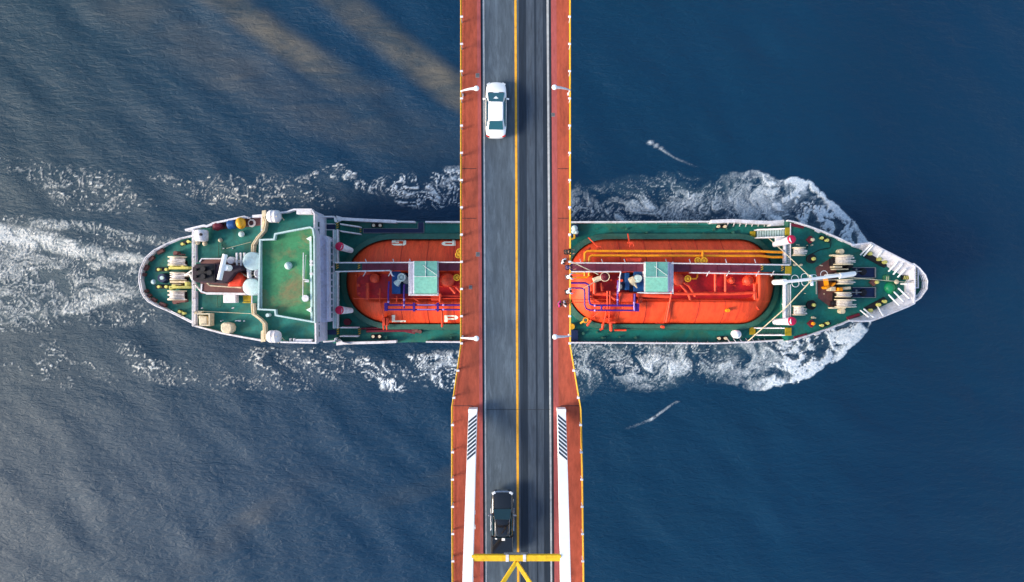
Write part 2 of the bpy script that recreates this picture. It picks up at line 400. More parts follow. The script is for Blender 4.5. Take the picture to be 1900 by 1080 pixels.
# swell: height field in metres
H = np.zeros_like(X)
def ridge(pts, amp, wpx):
    out = np.zeros_like(PX)
    for a, b in zip(pts, pts[1:]):
        dx, dy = b[0]-a[0], b[1]-a[1]; L2 = dx*dx+dy*dy
        t = np.clip(((PX-a[0])*dx+(PY-a[1])*dy)/L2, 0, 1)
        d = np.hypot(PX-a[0]-t*dx, PY-a[1]-t*dy); aa = a[2]+(b[2]-a[2])*t
        out = np.maximum(out, aa*np.exp(-(d/wpx)**2))
    return out*amp
H += ridge([(200, -190, 1), (360, -20, 1), (470, 40, 1), (570, 110, .8), (680, 170, .15), (760, 220, 0)], 1.0, 44)
H += ridge([(460, -120, 1), (620, 0, .8), (720, 70, .8), (830, 150, 1), (920, 210, .5), (1000, 250, 0)], 1.0, 44)
H += ridge([(60, -60, .5), (200, 0, .6), (300, 50, .5), (420, 130, .2), (500, 180, 0)], .45, 36)
H += ridge([(200, 1130, .5), (330, 1040, .6), (450, 960, .6), (560, 890, .3), (640, 860, 0)], .4, 34)
H += ridge([(560, 1000, 0), (700, 930, .35), (830, 880, .5), (900, 850, 0)], .3, 30)
near = np.exp(-(np.maximum(np.abs(X)-90, 0)/60)**2)*np.exp(-(np.maximum(np.abs(Y)-60, 0)/60)**2)
H *= .35
rng = np.random.RandomState(3)
for i in range(22):
    lam = rng.uniform(2.2, 11); th = R(rng.normal(62, 26)); k = 2*np.pi/lam; ph = rng.uniform(0, 6.28)
    H += (.0042*lam*.55)*np.sin(k*(X*np.cos(th)+Y*np.sin(th))+ph)*near
H += .10*foam*near
# wind-ruffled bands between smooth slicks
chop = np.zeros_like(X)
def soft(pts, r0): return stroke([(a, b, r0, c) for a, b, c in pts])
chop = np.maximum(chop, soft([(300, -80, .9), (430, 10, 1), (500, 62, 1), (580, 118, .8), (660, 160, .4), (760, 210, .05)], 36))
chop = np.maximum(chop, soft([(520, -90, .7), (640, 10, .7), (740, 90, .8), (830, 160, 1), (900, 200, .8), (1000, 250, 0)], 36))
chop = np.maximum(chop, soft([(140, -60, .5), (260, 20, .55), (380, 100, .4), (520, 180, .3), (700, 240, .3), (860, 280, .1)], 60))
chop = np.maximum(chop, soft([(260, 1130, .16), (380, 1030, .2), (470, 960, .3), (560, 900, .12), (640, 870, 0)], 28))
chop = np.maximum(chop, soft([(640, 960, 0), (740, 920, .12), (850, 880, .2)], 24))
glint_tint = chop.copy()*(.6+.4*smooth((PX-250)/250)); chop = np.maximum(chop*.6, (.72-.22*smooth((PY-620)/300))*smooth((760-PX)/760))  # pale bands: sun glint on the crests, painted into the water colour
ny, nx = X.shape
me = D.meshes.new('water')
V = np.stack([X, Y, H], -1).reshape(-1, 3)
idx = np.arange(nx*ny).reshape(ny, nx)
Q = np.stack([idx[:-1, :-1], idx[:-1, 1:], idx[1:, 1:], idx[1:, :-1]], -1).reshape(-1, 4)
me.vertices.add(len(V)); me.vertices.foreach_set('co', V.ravel())
me.loops.add(Q.size); me.loops.foreach_set('vertex_index', Q.ravel().astype(np.int32))
me.polygons.add(len(Q)); me.polygons.foreach_set('loop_start', np.arange(0, Q.size, 4, dtype=np.int32)); me.polygons.foreach_set('loop_total', np.full(len(Q), 4, np.int32))
me.polygons.foreach_set('use_smooth', np.ones(len(Q), bool)); me.update(); me.validate()
for nm, A in (('foam', foam), ('lace', lace), ('chop', chop), ('aeration', AER), ('glint_tint', glint_tint), ('aft', smooth((820-PX)/500))):
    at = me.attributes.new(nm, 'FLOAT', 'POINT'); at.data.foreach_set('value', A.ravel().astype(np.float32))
wm = D.materials.new('sea_water'); wm.use_nodes = True; nt = wm.node_tree; L = nt.links; p = nt.nodes['Principled BSDF']
tc = N(nt, 'ShaderNodeTexCoord')
def noise(scale, detail=8, rough=.6, dist=0, vec=None, sc=None):
    n = N(nt, 'ShaderNodeTexNoise'); n.inputs['Scale'].default_value = scale; n.inputs['Detail'].default_value = detail
    n.inputs['Roughness'].default_value = rough; n.inputs['Distortion'].default_value = dist
    v = vec or tc.outputs['Object']
    if sc:
        m_ = N(nt, 'ShaderNodeMapping'); m_.inputs['Scale'].default_value = sc[0]; m_.inputs['Rotation'].default_value = (0, 0, R(sc[1])); m_.vector_type = 'TEXTURE' if False else 'POINT'
        L.new(v, m_.inputs[0]); v = m_.outputs[0]
    L.new(v, n.inputs['Vector']); return n.outputs[0]
def mth(op, a, b=None, c=None, clamp=False):
    n = N(nt, 'ShaderNodeMath', operation=op); n.use_clamp = clamp
    for i, q in enumerate((a, b, c)):
        if q is None: continue
        if isinstance(q, (int, float)): n.inputs[i].default_value = q
        else: L.new(q, n.inputs[i])
    return n.outputs[0]
def attr(nm):
    a = N(nt, 'ShaderNodeAttribute'); a.attribute_name = nm; return a.outputs['Fac']
af, al = attr('foam'), attr('lace')
fine = noise(3.6, 6, .7, .5); mott = noise(1.4, 6, .65, .8)
fin2 = noise(7.5, 4, .7, .3)
ero = mth('ADD', mth('MULTIPLY', fine, .9), mth('MULTIPLY', fin2, .7))
ft = mth('SUBTRACT', mth('MULTIPLY', af, mth('ADD', ero, .62)), mth('MULTIPLY', mth('SUBTRACT', 1.0, ero), .28), clamp=True)
ft = mth('MULTIPLY', ft, 1.08, clamp=True)
aer_ = attr('aeration')
# body colour
dp0 = N(nt, 'ShaderNodeMix', data_type='RGBA'); deep = N(nt, 'ShaderNodeMix', data_type='RGBA'); deep.inputs[6].default_value = (.0003, .030, .080, 1); deep.inputs[7].default_value = (.0015, .030, .068, 1)
L.new(noise(.025, 5, .6, .5), deep.inputs[0])
L.new(mth('MULTIPLY', attr('chop'), .75), dp0.inputs[0]); L.new(deep.outputs[2], dp0.inputs[6]); dp0.inputs[7].default_value = (.003, .030, .040, 1); deep = dp0
glint_mix = N(nt, 'ShaderNodeMix', data_type='RGBA'); sn = noise(.22, 6, .62, .6, sc=((.5, 1.6, 1), 33))
L.new(mth('MULTIPLY', attr('glint_tint'), mth('ADD', mth('MULTIPLY', sn, 1.9), -.52), clamp=True), glint_mix.inputs[0]); L.new(deep.outputs[2], glint_mix.inputs[6]); glint_mix.inputs[7].default_value = (.150, .132, .104, 1)  # mixes the painted sun glint in as brown-grey base colour
aer = N(nt, 'ShaderNodeMix', data_type='RGBA'); L.new(mth('MULTIPLY', aer_, mth('MULTIPLY', mott, .55)), aer.inputs[0])
L.new(glint_mix.outputs[2], aer.inputs[6]); aer.inputs[7].default_value = (.16, .25, .27, 1)
fc = N(nt, 'ShaderNodeMix', data_type='RGBA'); L.new(mth('DIVIDE', mth('SUBTRACT', fine, .3), .4, clamp=True), fc.inputs[0]); fc.inputs[6].default_value = (.30, .42, .54, 1); fc.inputs[7].default_value = (.90, .93, .96, 1)
warm_lit_foam = N(nt, 'ShaderNodeMix', data_type='RGBA', blend_type='MULTIPLY'); L.new(attr('aft'), warm_lit_foam.inputs[0]); L.new(fc.outputs[2], warm_lit_foam.inputs[6]); warm_lit_foam.inputs[7].default_value = (.98, .88, .76, 1)  # warm sunlight painted into the foam colour towards the stern
mx = N(nt, 'ShaderNodeMix', data_type='RGBA'); L.new(mth('MULTIPLY', ft, .96), mx.inputs[0]); L.new(aer.outputs[2], mx.inputs[6]); L.new(warm_lit_foam.outputs[2], mx.inputs[7])
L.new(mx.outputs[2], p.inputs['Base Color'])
rr = N(nt, 'ShaderNodeMapRange'); rr.inputs[3].default_value = 0; rr.inputs[4].default_value = .35; L.new(ft, rr.inputs[0])
achop = attr('chop'); chn = noise(.11, 6, .6, .4, sc=((.35, 1.6, 1), -24))
rg = mth('ADD', mth('ADD', .41, mth('MULTIPLY', achop, .165)), mth('MULTIPLY', mth('SUBTRACT', chn, .5), .16))
L.new(mth('ADD', rg, rr.outputs[0], clamp=True), p.inputs['Roughness'])
p.inputs['IOR'].default_value = 1.33
# ripples
rip = noise(1.3, 7, .62, .5, sc=((.55, 1.3, 1), -18)); med = noise(.28, 5, .55, .6, sc=((.5, 1.5, 1), -14))
rip2 = noise(4.2, 5, .6, .4, sc=((.6, 1.5, 1), -22))
h = mth('ADD', mth('MULTIPLY', rip2, .045), mth('ADD', mth('MULTIPLY', rip, .17), mth('MULTIPLY', med, .18)))
h = mth('ADD', h, mth('MULTIPLY', mth('MULTIPLY', fine, mth('ADD', mth('MULTIPLY', al, .14), .015)), .5))
h = mth('ADD', h, mth('MULTIPLY', ft, .12))
b = N(nt, 'ShaderNodeBump'); b.inputs['Strength'].default_value = .9; b.inputs['Distance'].default_value = 1.0
L.new(h, b.inputs['Height']); L.new(b.outputs[0], p.inputs['Normal'])
me.materials.append(wm)
water = D.objects.new('water', me); col.objects.link(water); structure(water)

# ------------------------------------------------------------------ bridge
ZB = 30.0
def seg(pts, z0, z1, name, mt, parent=None):
    m = MB(); m.poly(pts, z0, z1); return m.obj(name, mt, parent)
YT, YB = -3000, 4200
def xl(x0, x1, y): return x0+(x1-x0)*y/1080.0
def lane(xa0, xa1, xb0, xb1, z0, z1, name, mt, parent=None):
    pts = [(xl(xa0, xa1, YT), YT), (xl(xb0, xb1, YT), YT), (xl(xb0, xb1, YB), YB), (xl(xa0, xa1, YB), YB)]
    return seg(pts, z0, z1, name, mt, parent)
road = lane(892, 898, 1022.5, 1030, ZB-.4, ZB-.12, 'road', 'asphalt'); structure(road)
lane(962, 966.5, 1022, 1029.5, ZB-.12, ZB-.116, 'new_asphalt_lane', 'asphalt_new', road)
lane(976, 981, 991, 996, ZB-.116, ZB-.112, 'worn_track', 'asphalt_worn', road)
lane(995, 999, 1007, 1010, ZB-.116, ZB-.113, 'worn_track', 'asphalt_worn', road)
lane(954.2, 959.4, 958.4, 963.6, ZB-.112, ZB-.108, 'centre_line', 'line_yellow', road)
lane(895.3, 900.3, 898.6, 903.3, ZB-.112, ZB-.108, 'edge_line', 'line_white', road)
lane(1014, 1021.5, 1018, 1024.6, ZB-.112, ZB-.107, 'edge_line', 'line_white', road)
lane(891.5, 897, 893.5, 899, ZB-.3, ZB-.04, 'gutter', 'gutter', road)
lane(1020.6, 1027, 1023, 1029.5, ZB-.3, ZB-.04, 'gutter', 'gutter', road)
def jnt(pts, w_=.05):
    m = MB()
    P = [W(x, y, ZB+.003) for x, y in pts]
    for a, b2 in zip(P, P[1:]):
        d = (b2-a).normalized(); n_ = Vector((-d.y, d.x, 0))*w_/2
        q = [a+n_, b2+n_, b2-n_, a-n_]; m.prism(q, [v-Vector((0, 0, .05)) for v in q])
    return m
LE = [(856, YT), (854.8, 640), (838.5, 752), (838.5, 900), (839.5, 1080), (846, YB)]
RE = [(1056, YT), (1058.5, 640), (1077.5, 755), (1080, 860), (1083, 1080), (1096, YB)]
lp = structure(seg(LE+[(xl(885, 891, YB), YB), (xl(885, 891, YT), YT)], ZB-.5, ZB, 'pavement', 'pave_red'))
lane(885, 891, 891.5, 897, ZB-.5, ZB+.004, 'kerb_strip', 'pave_pink', lp)
rp = structure(seg([(xl(1032.5, 1038, YT), YT)]+RE+[(xl(1032.5, 1038, YB), YB)], ZB-.5, ZB, 'pavement', 'pave_red'))
lane(1022.5, 1029, 1032.5, 1038, ZB-.5, ZB+.004, 'kerb_strip', 'pave_pink', rp)
for y in (-60, 222, 313, 405, 585):
    if y in (-60, 313, 405, 585):
        if y != 585: jnt([(857, y), (884, y)]).obj('joint', 'gutter', lp); jnt([(1035, y), (1055, y)]).obj('joint', 'gutter', rp)
jnt([(840, 753), (877.5, 753), (877.5, 764)]).obj('joint', 'gutter', lp)
jnt([(1076, 753), (1041, 753), (1041, 764)]).obj('joint', 'gutter', rp)
def rjoint(y):
    m = MB(); m.box(xl(899, 905, y), y-.3, xl(1017, 1023, y), y+.3, ZB-.2, ZB-.103); return m
rjoint(760).obj('joint', 'gutter', road)
# kerb base line blocks on left (small drain slots)
bridge = empty('road_bridge', (.4, 0, 0))
tag(bridge, 'long road bridge over the tanker with white arch ribs and yellow bracing', 'bridge')
BO = bridge.location
m = MB(); m.box(xl(862, 862, 0), YT, 1050, YB, ZB-2.2, ZB-.52); m.obj('girder', 'concrete', bridge, BO)
for y in np.arange(-130, 150, 6.5): m = MB(); m.wbox((.4, y, ZB-.72), (9.2 if y > -8 else 10.4, .4, .4)); m.obj('cross_girder', 'concrete', bridge, BO)
for y in (62, -112):
    m = MB(); m.wbox((.4, y, 13), (5, 3, 30)); m.wbox((.4, y, 27.5), (8, 3.4, 1.6)); m.obj('pier', 'concrete', bridge, BO, bevel=.1)
# arch ribs
def rib_h(d): return 1.0+.495*d*(1-d/105.0)
for side, xc0, ws in (('L', -3.22, -1), ('R', 4.08, 1)):
    m = MB(); T = []; prev = None; n = 60
    for i in range(n+1):
        d = 98.0*i/n; y = -9.94-d; z = ZB+rib_h(d); hw = .345+.04*min(d/12, 1); dp = .9
        x = xc0 + (-.09 if side == 'L' else -.07)*min(d/11.6, 1)
        ring_ = [Vector((x-hw, y, z)), Vector((x+hw, y, z)), Vector((x+hw, y, max(z-dp, ZB-.3))), Vector((x-hw, y, max(z-dp, ZB-.3)))]
        T.append(ring_)
    vs = [v for r_ in T for v in r_]; fs = [(0, 1, 2, 3), (n*4+3, n*4+2, n*4+1, n*4)]
    for i in range(n):
        for k in range(4): fs.append((i*4+k, (i+1)*4+k, (i+1)*4+(k+1) % 4, i*4+(k+1) % 4))
    m.add(vs, fs); m.wbox((xc0, -9.85, ZB+.5), (.72, .3, 1.0))
    rib = m.obj('arch_rib', 'rib_white', bridge, BO, bevel=.02)
    # hangers
    for d in range(14, 90, 6):
        m = MB(); z = ZB+rib_h(d); m.tube([(xc0, -9.94-d, ZB), (xc0, -9.94-d, z-.4)], .04, 6); m.obj('hanger', 'rib_white', rib, BO)
    m = MB(); n_s = 10
    for i in range(n_s):
        d0 = .16+i*.298
        def sp(u, dd):
            x = xc0+(-.09 if side == 'L' else -.07)*dd/11.6+u
            return Vector((x, -9.94-dd, ZB+rib_h(dd)+.006))
        u0, u1 = (-.33, .33)
        lo, hi = (d0+.52, d0) if side == 'L' else (d0, d0+.52)
        lo2, hi2 = lo+.175, hi+.175
        q = [sp(u0, lo), sp(u1, hi), sp(u1, hi2), sp(u0, lo2)]
        m.prism(q, [v-Vector((0, 0, .02)) for v in q])
    m.obj('hazard_stripes', 'stripe', rib, BO)
    for yy in (952, 979):
        if side == 'L':
            m = MB(); m.box(878, yy-2, 882, yy+3, ZB+3, ZB+3.4); m.obj('bracket', 'white', rib, BO)
zb = ZB+5.55
m = MB(); m.box(875, 1030.4, 1041, 1041.6, zb-.32, zb)
beam = m.obj('cross_beam', 'yellow_beam' if 'yellow_beam' in MATS else (mat('yellow_beam', srgb(236, 190, 34), .5, .1, 1.5, srgb(180, 130, 40), .4, .9) and 'yellow_beam'), bridge, BO, bevel=.02)
for x in (938.5, 970.5):
    m = MB(); m.box(x, 1029.6, x+5.5, 1042.4, zb-.34, zb+.03); m.obj('clamp', 'white', beam, BO)
m = MB(); m.box(935, 1027.3, 979, 1029.2, zb-.4, zb-.1); m.obj('bracket', 'steel_grey', beam, BO)
for sx in (-1, 1):
    m = MB(); a = W(958, 1044, zb-.05); e = Vector((a.x+sx*3.3, a.y-4.4, a.z+1.6)); d = (e-a).normalized()
    n_ = Vector((-d.y, d.x, 0)).normalized()*.14; q = [a+n_, e+n_, e-n_, a-n_]; m.prism(q, [v-Vector((0, 0, .3)) for v in q])
    m.obj('diagonal_brace', 'yellow_beam', bridge, BO, bevel=.02)
for d in (18, 28, 38, 48, 58, 68, 78):
    m = MB(); m.wbox((.4, -9.94-d, ZB+rib_h(d)-.3), (6.5, .55, .5)); m.obj('cross_beam', 'yellow_beam', bridge, BO, bevel=.02)
# bridge railings
def railing(E, side, label):
    ymin, ymax = -420, 1500
    pts = [(np.interp(ymin, [e[1] for e in E], [e[0] for e in E]), ymin)]+[e for e in E if ymin < e[1] < ymax]+[(np.interp(ymax, [e[1] for e in E], [e[0] for e in E]), ymax)]
    P = [W(x, y, ZB) for x, y in pts]
    root = empty('railing', P[0]); tag(root, label, 'railing', 'railings along the bridge')
    off = Vector((.08*side, 0, 0))
    m = MB(); m.tube([q-off+Vector((0, 0, 1.1)) for q in P], .042, 8); m.obj('top_rail', 'yellow', root, P[0])
    m = MB()
    for k in (.12, .36, .6, .84): m.tube([q-off+Vector((0, 0, k)) for q in P], .022, 6)
    m.obj('lower_rails', 'yellow', root, P[0])
    m = MB()
    for a, b2 in zip(P, P[1:]):
        n_ = int((b2-a).length/.28)
        for i in range(n_): q = a.lerp(b2, i/n_)-off; m.tube([q, q+Vector((0, 0, 1.06))], .014, 4, cap=False)
    m.obj('bars', 'yellow', root, P[0])
    y0 = 41.7-49.5*9; proto = None
    for k in range(39):
        y = y0+49.5*k; x = np.interp(y, [e[1] for e in E], [e[0] for e in E]); q = W(x, y, ZB)-off
        if proto is None:
            m = MB(); m.wbox((0, 0, .59), (.09, .12, 1.18)); m.wbox((-.08*side, .02, 1.15), (.22, .17, .07))
            proto = m.obj('post', 'white', root, bevel=.015); o = proto
        else: o = proto.copy(); col.objects.link(o)
        o.parent = root; o.location = q-P[0]
railing(LE, -1, 'yellow railing with white posts on the left edge of the bridge, stern side')
railing(RE, 1, 'yellow railing with white posts on the right edge of the bridge where people lean')
# street lamps
lampkit = None
def street_lamp(px, py, flip, ex, label):
    global lampkit
    q = W(ex, py, ZB)
    if lampkit is None:
        root = empty('street_lamp', (0, 0, 0))
        m = MB(); m.tube([(0, 0, 0), (0, 0, 1.25)], .07, 10, .055); m.wbox((0, 0, .06), (.22, .22, .12)); m.obj('pole', 'white', root)
        m = MB(); m.tube([(0, 0, 1.22), (.35, 0, 1.55), (.8, 0, 1.85), (1.15, 0, 1.95)], .05, 10, .13); m.obj('arm', 'white', root)
        m = MB(); m.sphere((1.30, 0, 1.98), .22, 18, .7); m.obj('lamp_head', 'globe', root)
        lampkit = root; o = root
    else: o = dup(lampkit)
    o.location = q; o.rotation_euler.z = math.pi if flip else 0
    tag(o, label, 'street lamp', 'street lamps on the bridge edge')
street_lamp(885, 177, False, 857.5, 'white street lamp on the left railing near the white car')
street_lamp(1027, 175, True, 1055, 'white street lamp on the right railing across the road from the white car')
street_lamp(882, 625, False, 857.5, 'white street lamp on the left railing beside the painted letters on the orange tank')
street_lamp(1025, 622, True, 1056, 'white street lamp on the right railing just below the group of people')
# drain covers
dk = None
for (x, y, s, t) in ((886, 140, 7, 'small square grey drain cover on the left pavement above the white car'), (1026.5, 213, 6, 'small grey drain cover on the right pavement below the upper street lamp'),
                     (886.5, 472, 7, 'square grey drain cover on the left pavement level with the ship catwalk'), (873, 533, 6, 'round-looking stained grey cover in the middle of the left pavement')):
    c = W(x, y, ZB+.012); r_ = s*.045/2
    root = empty('drain_cover', c); m = MB(); m.wbox((0, 0, 0), (2*r_, 2*r_*1.15, .02)); m.obj('frame', 'steel_grey', root, bevel=.005)
    m = MB()
    for k in range(5): m.wbox((0, (k-2)*r_*.4, .012), (r_*1.6, r_*.16, .008))
    m.obj('grate', 'gutter', root); tag(root, t, 'drain cover', 'drain covers in the bridge pavements')

# ------------------------------------------------------------------ vehicles
def loft(m, secs, smooth_=True):
    n = len(secs[0]); vs = []; fs = []
    for s_ in secs: vs += [Vector(q) for q in s_]
    for i in range(len(secs)-1):
        for k in range(n-1): fs.append((i*n+k, i*n+k+1, (i+1)*n+k+1, (i+1)*n+k))
    fs.append(tuple(range(n))); fs.append(tuple(range(len(vs)-1, len(vs)-n-1, -1)))
    m.add(vs, fs, smooth_)
def body_sec(y, wd, zs, zb_, zt, crown=.06, tw=.86):
    L_ = [(-wd*.93, zs), (-wd, zs+.18), (-wd, zb_-.08), (-wd*.97, zb_), (-wd*tw, zt), (-wd*.45, zt+crown), (0, zt+crown*1.25)]
    L_ = L_+[(-a, b_) for a, b_ in L_[-2::-1]]
    return [(a, y, b_) for a, b_ in L_]
def wheels(root, ys_, xw, r_=.33):
    for y in ys_:
        for sx in (-1, 1):
            m = MB(); m.lathe((sx*xw-.1, y, r_), (sx*xw+.1, y, r_), [(0, r_*.9), (.12, r_), (.88, r_), (1, r_*.9)], 24)
            wq = m.obj('wheel', 'tyre', root)
            m = MB(); m.lathe((sx*(xw+.085)-.03, y, r_), (sx*(xw+.085)+.03, y, r_), [(0, r_*.62), (1, r_*.55)], 16); m.obj('rim', 'chrome', wq)
def slab(root, name, mt, pts, t=.02, parent=None, up=(0, 0, 1)):
    m = MB(); P = [Vector(q) for q in pts]; nr = (P[1]-P[0]).cross(P[2]-P[0]).normalized()
    if nr.z < 0: nr = -nr
    m.prism([q+nr*t for q in P], [q-nr*t for q in P]); return m.obj(name, mt, parent or root, bevel=.01)
# white sedan, nose up the picture (+y)
car = empty('parked_car', (0, 0, 0)); car.name = 'sedan_car'
m = MB(); S_ = []
for y, wd, zs, zb2, zt in ((2.33, .36, .34, .52, .56), (2.26, .58, .28, .60, .64), (2.08, .75, .22, .68, .71), (1.85, .83, .2, .76, .80), (1.4, .85, .2, .84, .89), (.9, .86, .2, .90, .95), (.2, .87, .2, .93, .97), (-.6, .87, .2, .94, .98), (-1.4, .86, .2, .96, 1.0), (-1.9, .83, .22, .97, 1.02), (-2.12, .78, .26, .93, 1.0), (-2.25, .66, .30, .82, .88), (-2.32, .46, .36, .66, .70)):
    S_.append(body_sec(y, wd, zs, zb2, zt))
loft(m, S_); m.obj('body', 'car_white', car, sub=1)
m = MB()
def cab(y, wd, z, top): return [(-wd, y, z), (-wd*.9, y, (z+top)/2), (-wd*.80, y, top-.02), (0, y, top+.01), (wd*.80, y, top-.02), (wd*.9, y, (z+top)/2), (wd, y, z)]
loft(m, [cab(1.42, .72, .90, .93), cab(.72, .79, .92, 1.34), cab(.45, .8, .93, 1.42), cab(-.9, .79, .95, 1.43), cab(-1.1, .78, .95, 1.38), cab(-1.85, .68, .99, 1.03)])
cabn = m.obj('cabin', 'car_white', car, sub=1)
slab(car, 'windscreen', 'glass', [(-.70, 1.33, .975), (-.60, .52, 1.395), (.60, .52, 1.395), (.70, 1.33, .975)], .022)
slab(car, 'rear_window', 'glass', [(-.55, -1.08, 1.385), (-.60, -1.72, 1.085), (.60, -1.72, 1.085), (.55, -1.08, 1.385)], .022)
m = MB(); m.wbox((0, -.25, 1.415), (1.14, 1.4, .06)); m.obj('roof', 'car_white', car, bevel=.03)
for sx in (-1, 1):
    P = [(sx*.79, .95, .97), (sx*.70, .45, 1.36), (sx*.70, -.95, 1.36), (sx*.79, -1.45, 1.0)]
    m = MB(); m.prism([Vector(q)+Vector((sx*.025, 0, 0)) for q in P], [Vector(q)-Vector((sx*.02, 0, 0)) for q in P]); m.obj('side_window', 'glass', car)
    m = MB(); m.wbox((sx*.97, .82, 1.0), (.22, .13, .12), -.25*sx); m.wbox((sx*.87, .84, .97), (.12, .05, .05)); m.obj('mirror', 'car_white', car, bevel=.03)
    m = MB(); m.wbox((sx*.62, 2.13, .66), (.3, .2, .1), -.5*sx); m.obj('headlight', 'lamp_clear', car, bevel=.03)
    m = MB(); m.wbox((sx*.66, -2.19, .86), (.28, .16, .12), .5*sx); m.obj('tail_light', 'lamp_red', car, bevel=.03)
    m = MB(); m.wbox((sx*.875, -.1, .72), (.01, .16, .02)); m.obj('door_handle', 'chrome', car)
m = MB(); m.wbox((0, 1.36, .94), (1.25, .08, .02)); m.obj('wiper', 'plastic_black', car)
m = MB(); m.wbox((0, -2.31, .62), (.5, .03, .12)); m.obj('number_plate', 'lamp_clear', car)
m = MB(); m.wbox((0, 2.3, .5), (.8, .08, .1)); m.obj('grille', 'plastic_black', car, bevel=.02)
wheels(car, (1.4, -1.38), .76)
q = W(920.3, 203, ZB+.75); car.location = (q.x, q.y, ZB-.11); car.rotation_euler.z = R(-.3)
tag(car, 'clean white sedan driving in the left lane in the upper part of the bridge', 'car')
# black pickup
tr = empty('pickup_truck', (0, 0, 0)); m = MB(); S_ = []
for y, wd, zs, zb2, zt in ((2.62, .58, .45, .8, .85), (2.56, .76, .4, .88, .95), (2.4, .86, .38, .98, 1.06), (2.0, .89, .36, 1.05, 1.13), (1.2, .90, .36, 1.08, 1.17), (.5, .90, .36, 1.08, 1.17), (-.5, .90, .36, 1.08, 1.15), (-1.05, .90, .36, 1.08, 1.13)):
    S_.append(body_sec(y, wd, zs, zb2, zt, .04))
loft(m, S_); m.obj('body', 'car_black', tr, sub=1)
m = MB(); loft(m, [cab(1.3, .76, 1.12, 1.15), cab(.62, .82, 1.14, 1.62), cab(.4, .83, 1.15, 1.72), cab(-.85, .82, 1.13, 1.72), cab(-1.05, .80, 1.12, 1.6), cab(-1.12, .78, 1.1, 1.15)]); m.obj('cabin', 'car_black', tr, sub=1)
slab(tr, 'windscreen', 'glass_dark', [(-.74, 1.2, 1.22), (-.64, .5, 1.68), (.64, .5, 1.68), (.74, 1.2, 1.22)], .024)
for sx in (-1, 1):
    P = [(sx*.83, .85, 1.18), (sx*.73, .4, 1.64), (sx*.73, -.85, 1.64), (sx*.82, -1.0, 1.18)]
    m = MB(); m.prism([Vector(q)+Vector((sx*.03, 0, 0)) for q in P], [Vector(q)-Vector((sx*.02, 0, 0)) for q in P]); m.obj('side_window', 'glass_dark', tr)
    m = MB(); m.wbox((sx*1.03, .72, 1.22), (.24, .14, .2), -.3*sx); m.wbox((sx*.92, .76, 1.18), (.12, .05, .05)); m.obj('mirror', 'chrome', tr, bevel=.03)
    m = MB(); m.wbox((sx*.70, 2.42, .96), (.32, .26, .16), -.55*sx); m.obj('headlight', 'lamp_clear', tr, bevel=.04)
    m = MB(); m.wbox((sx*.92, .1, .5), (.14, 1.9, .05)); m.obj('side_step', 'chrome', tr, bevel=.02)
    m = MB(); m.wbox((sx*.87, -1.85, .85), (.1, 1.55, .6)); m.obj('bed_side', 'car_black', tr, bevel=.03)
    m = MB(); m.wbox((sx*.8, -2.6, .95), (.14, .06, .25)); m.obj('tail_light', 'lamp_red', tr)
    m = MB(); m.wbox((sx*.60, .0, 1.775), (.035, 1.1, .03)); m.obj('roof_rail', 'chrome', tr)
m = MB(); m.wbox((0, 2.63, .78), (.9, .06, .3)); m.obj('grille', 'chrome', tr, bevel=.03)
m = MB(); m.wbox((0, 2.56, 1.0), (1.3, .1, .05)); m.obj('bonnet_trim', 'chrome', tr, bevel=.02)
m = MB(); m.wbox((0, -1.85, .58), (1.7, 1.55, .05)); m.obj('bed_floor', 'plastic_black', tr)
m = MB(); m.wbox((0, -2.6, .85), (1.7, .08, .58)); m.obj('tailgate', 'car_black', tr, bevel=.02)
m = MB(); m.wbox((0, -1.86, 1.1), (1.62, 1.42, .05)); m.obj('bed_cover', 'car_black', tr, bevel=.02)
m = MB(); m.wbox((-.5, -1.26, 1.15), (.16, .1, .04)); m.obj('bed_box', 'car_white', tr, bevel=.01)
m = MB(); m.wbox((.10, -1.30, 1.16), (.26, .22, .06)); m.obj('bed_box', 'car_white', tr, bevel=.02)
m = MB(); m.wbox((0, -2.72, .5), (1.6, .16, .14)); m.obj('rear_bumper', 'chrome', tr, bevel=.03)
slab(tr, 'rear_window', 'glass_dark', [(-.6, -1.0, 1.68), (-.66, -1.12, 1.25), (.66, -1.12, 1.25), (.6, -1.0, 1.68)], .02)
wheels(tr, (1.65, -1.7), .8, .39)
q = W(932, 911, ZB+.9); tr.location = (q.x, q.y-2.62, ZB-.11); tr.rotation_euler.z = R(-.3)
tag(tr, 'black double cab pickup truck on the road just short of the yellow cross beam', 'pickup truck')

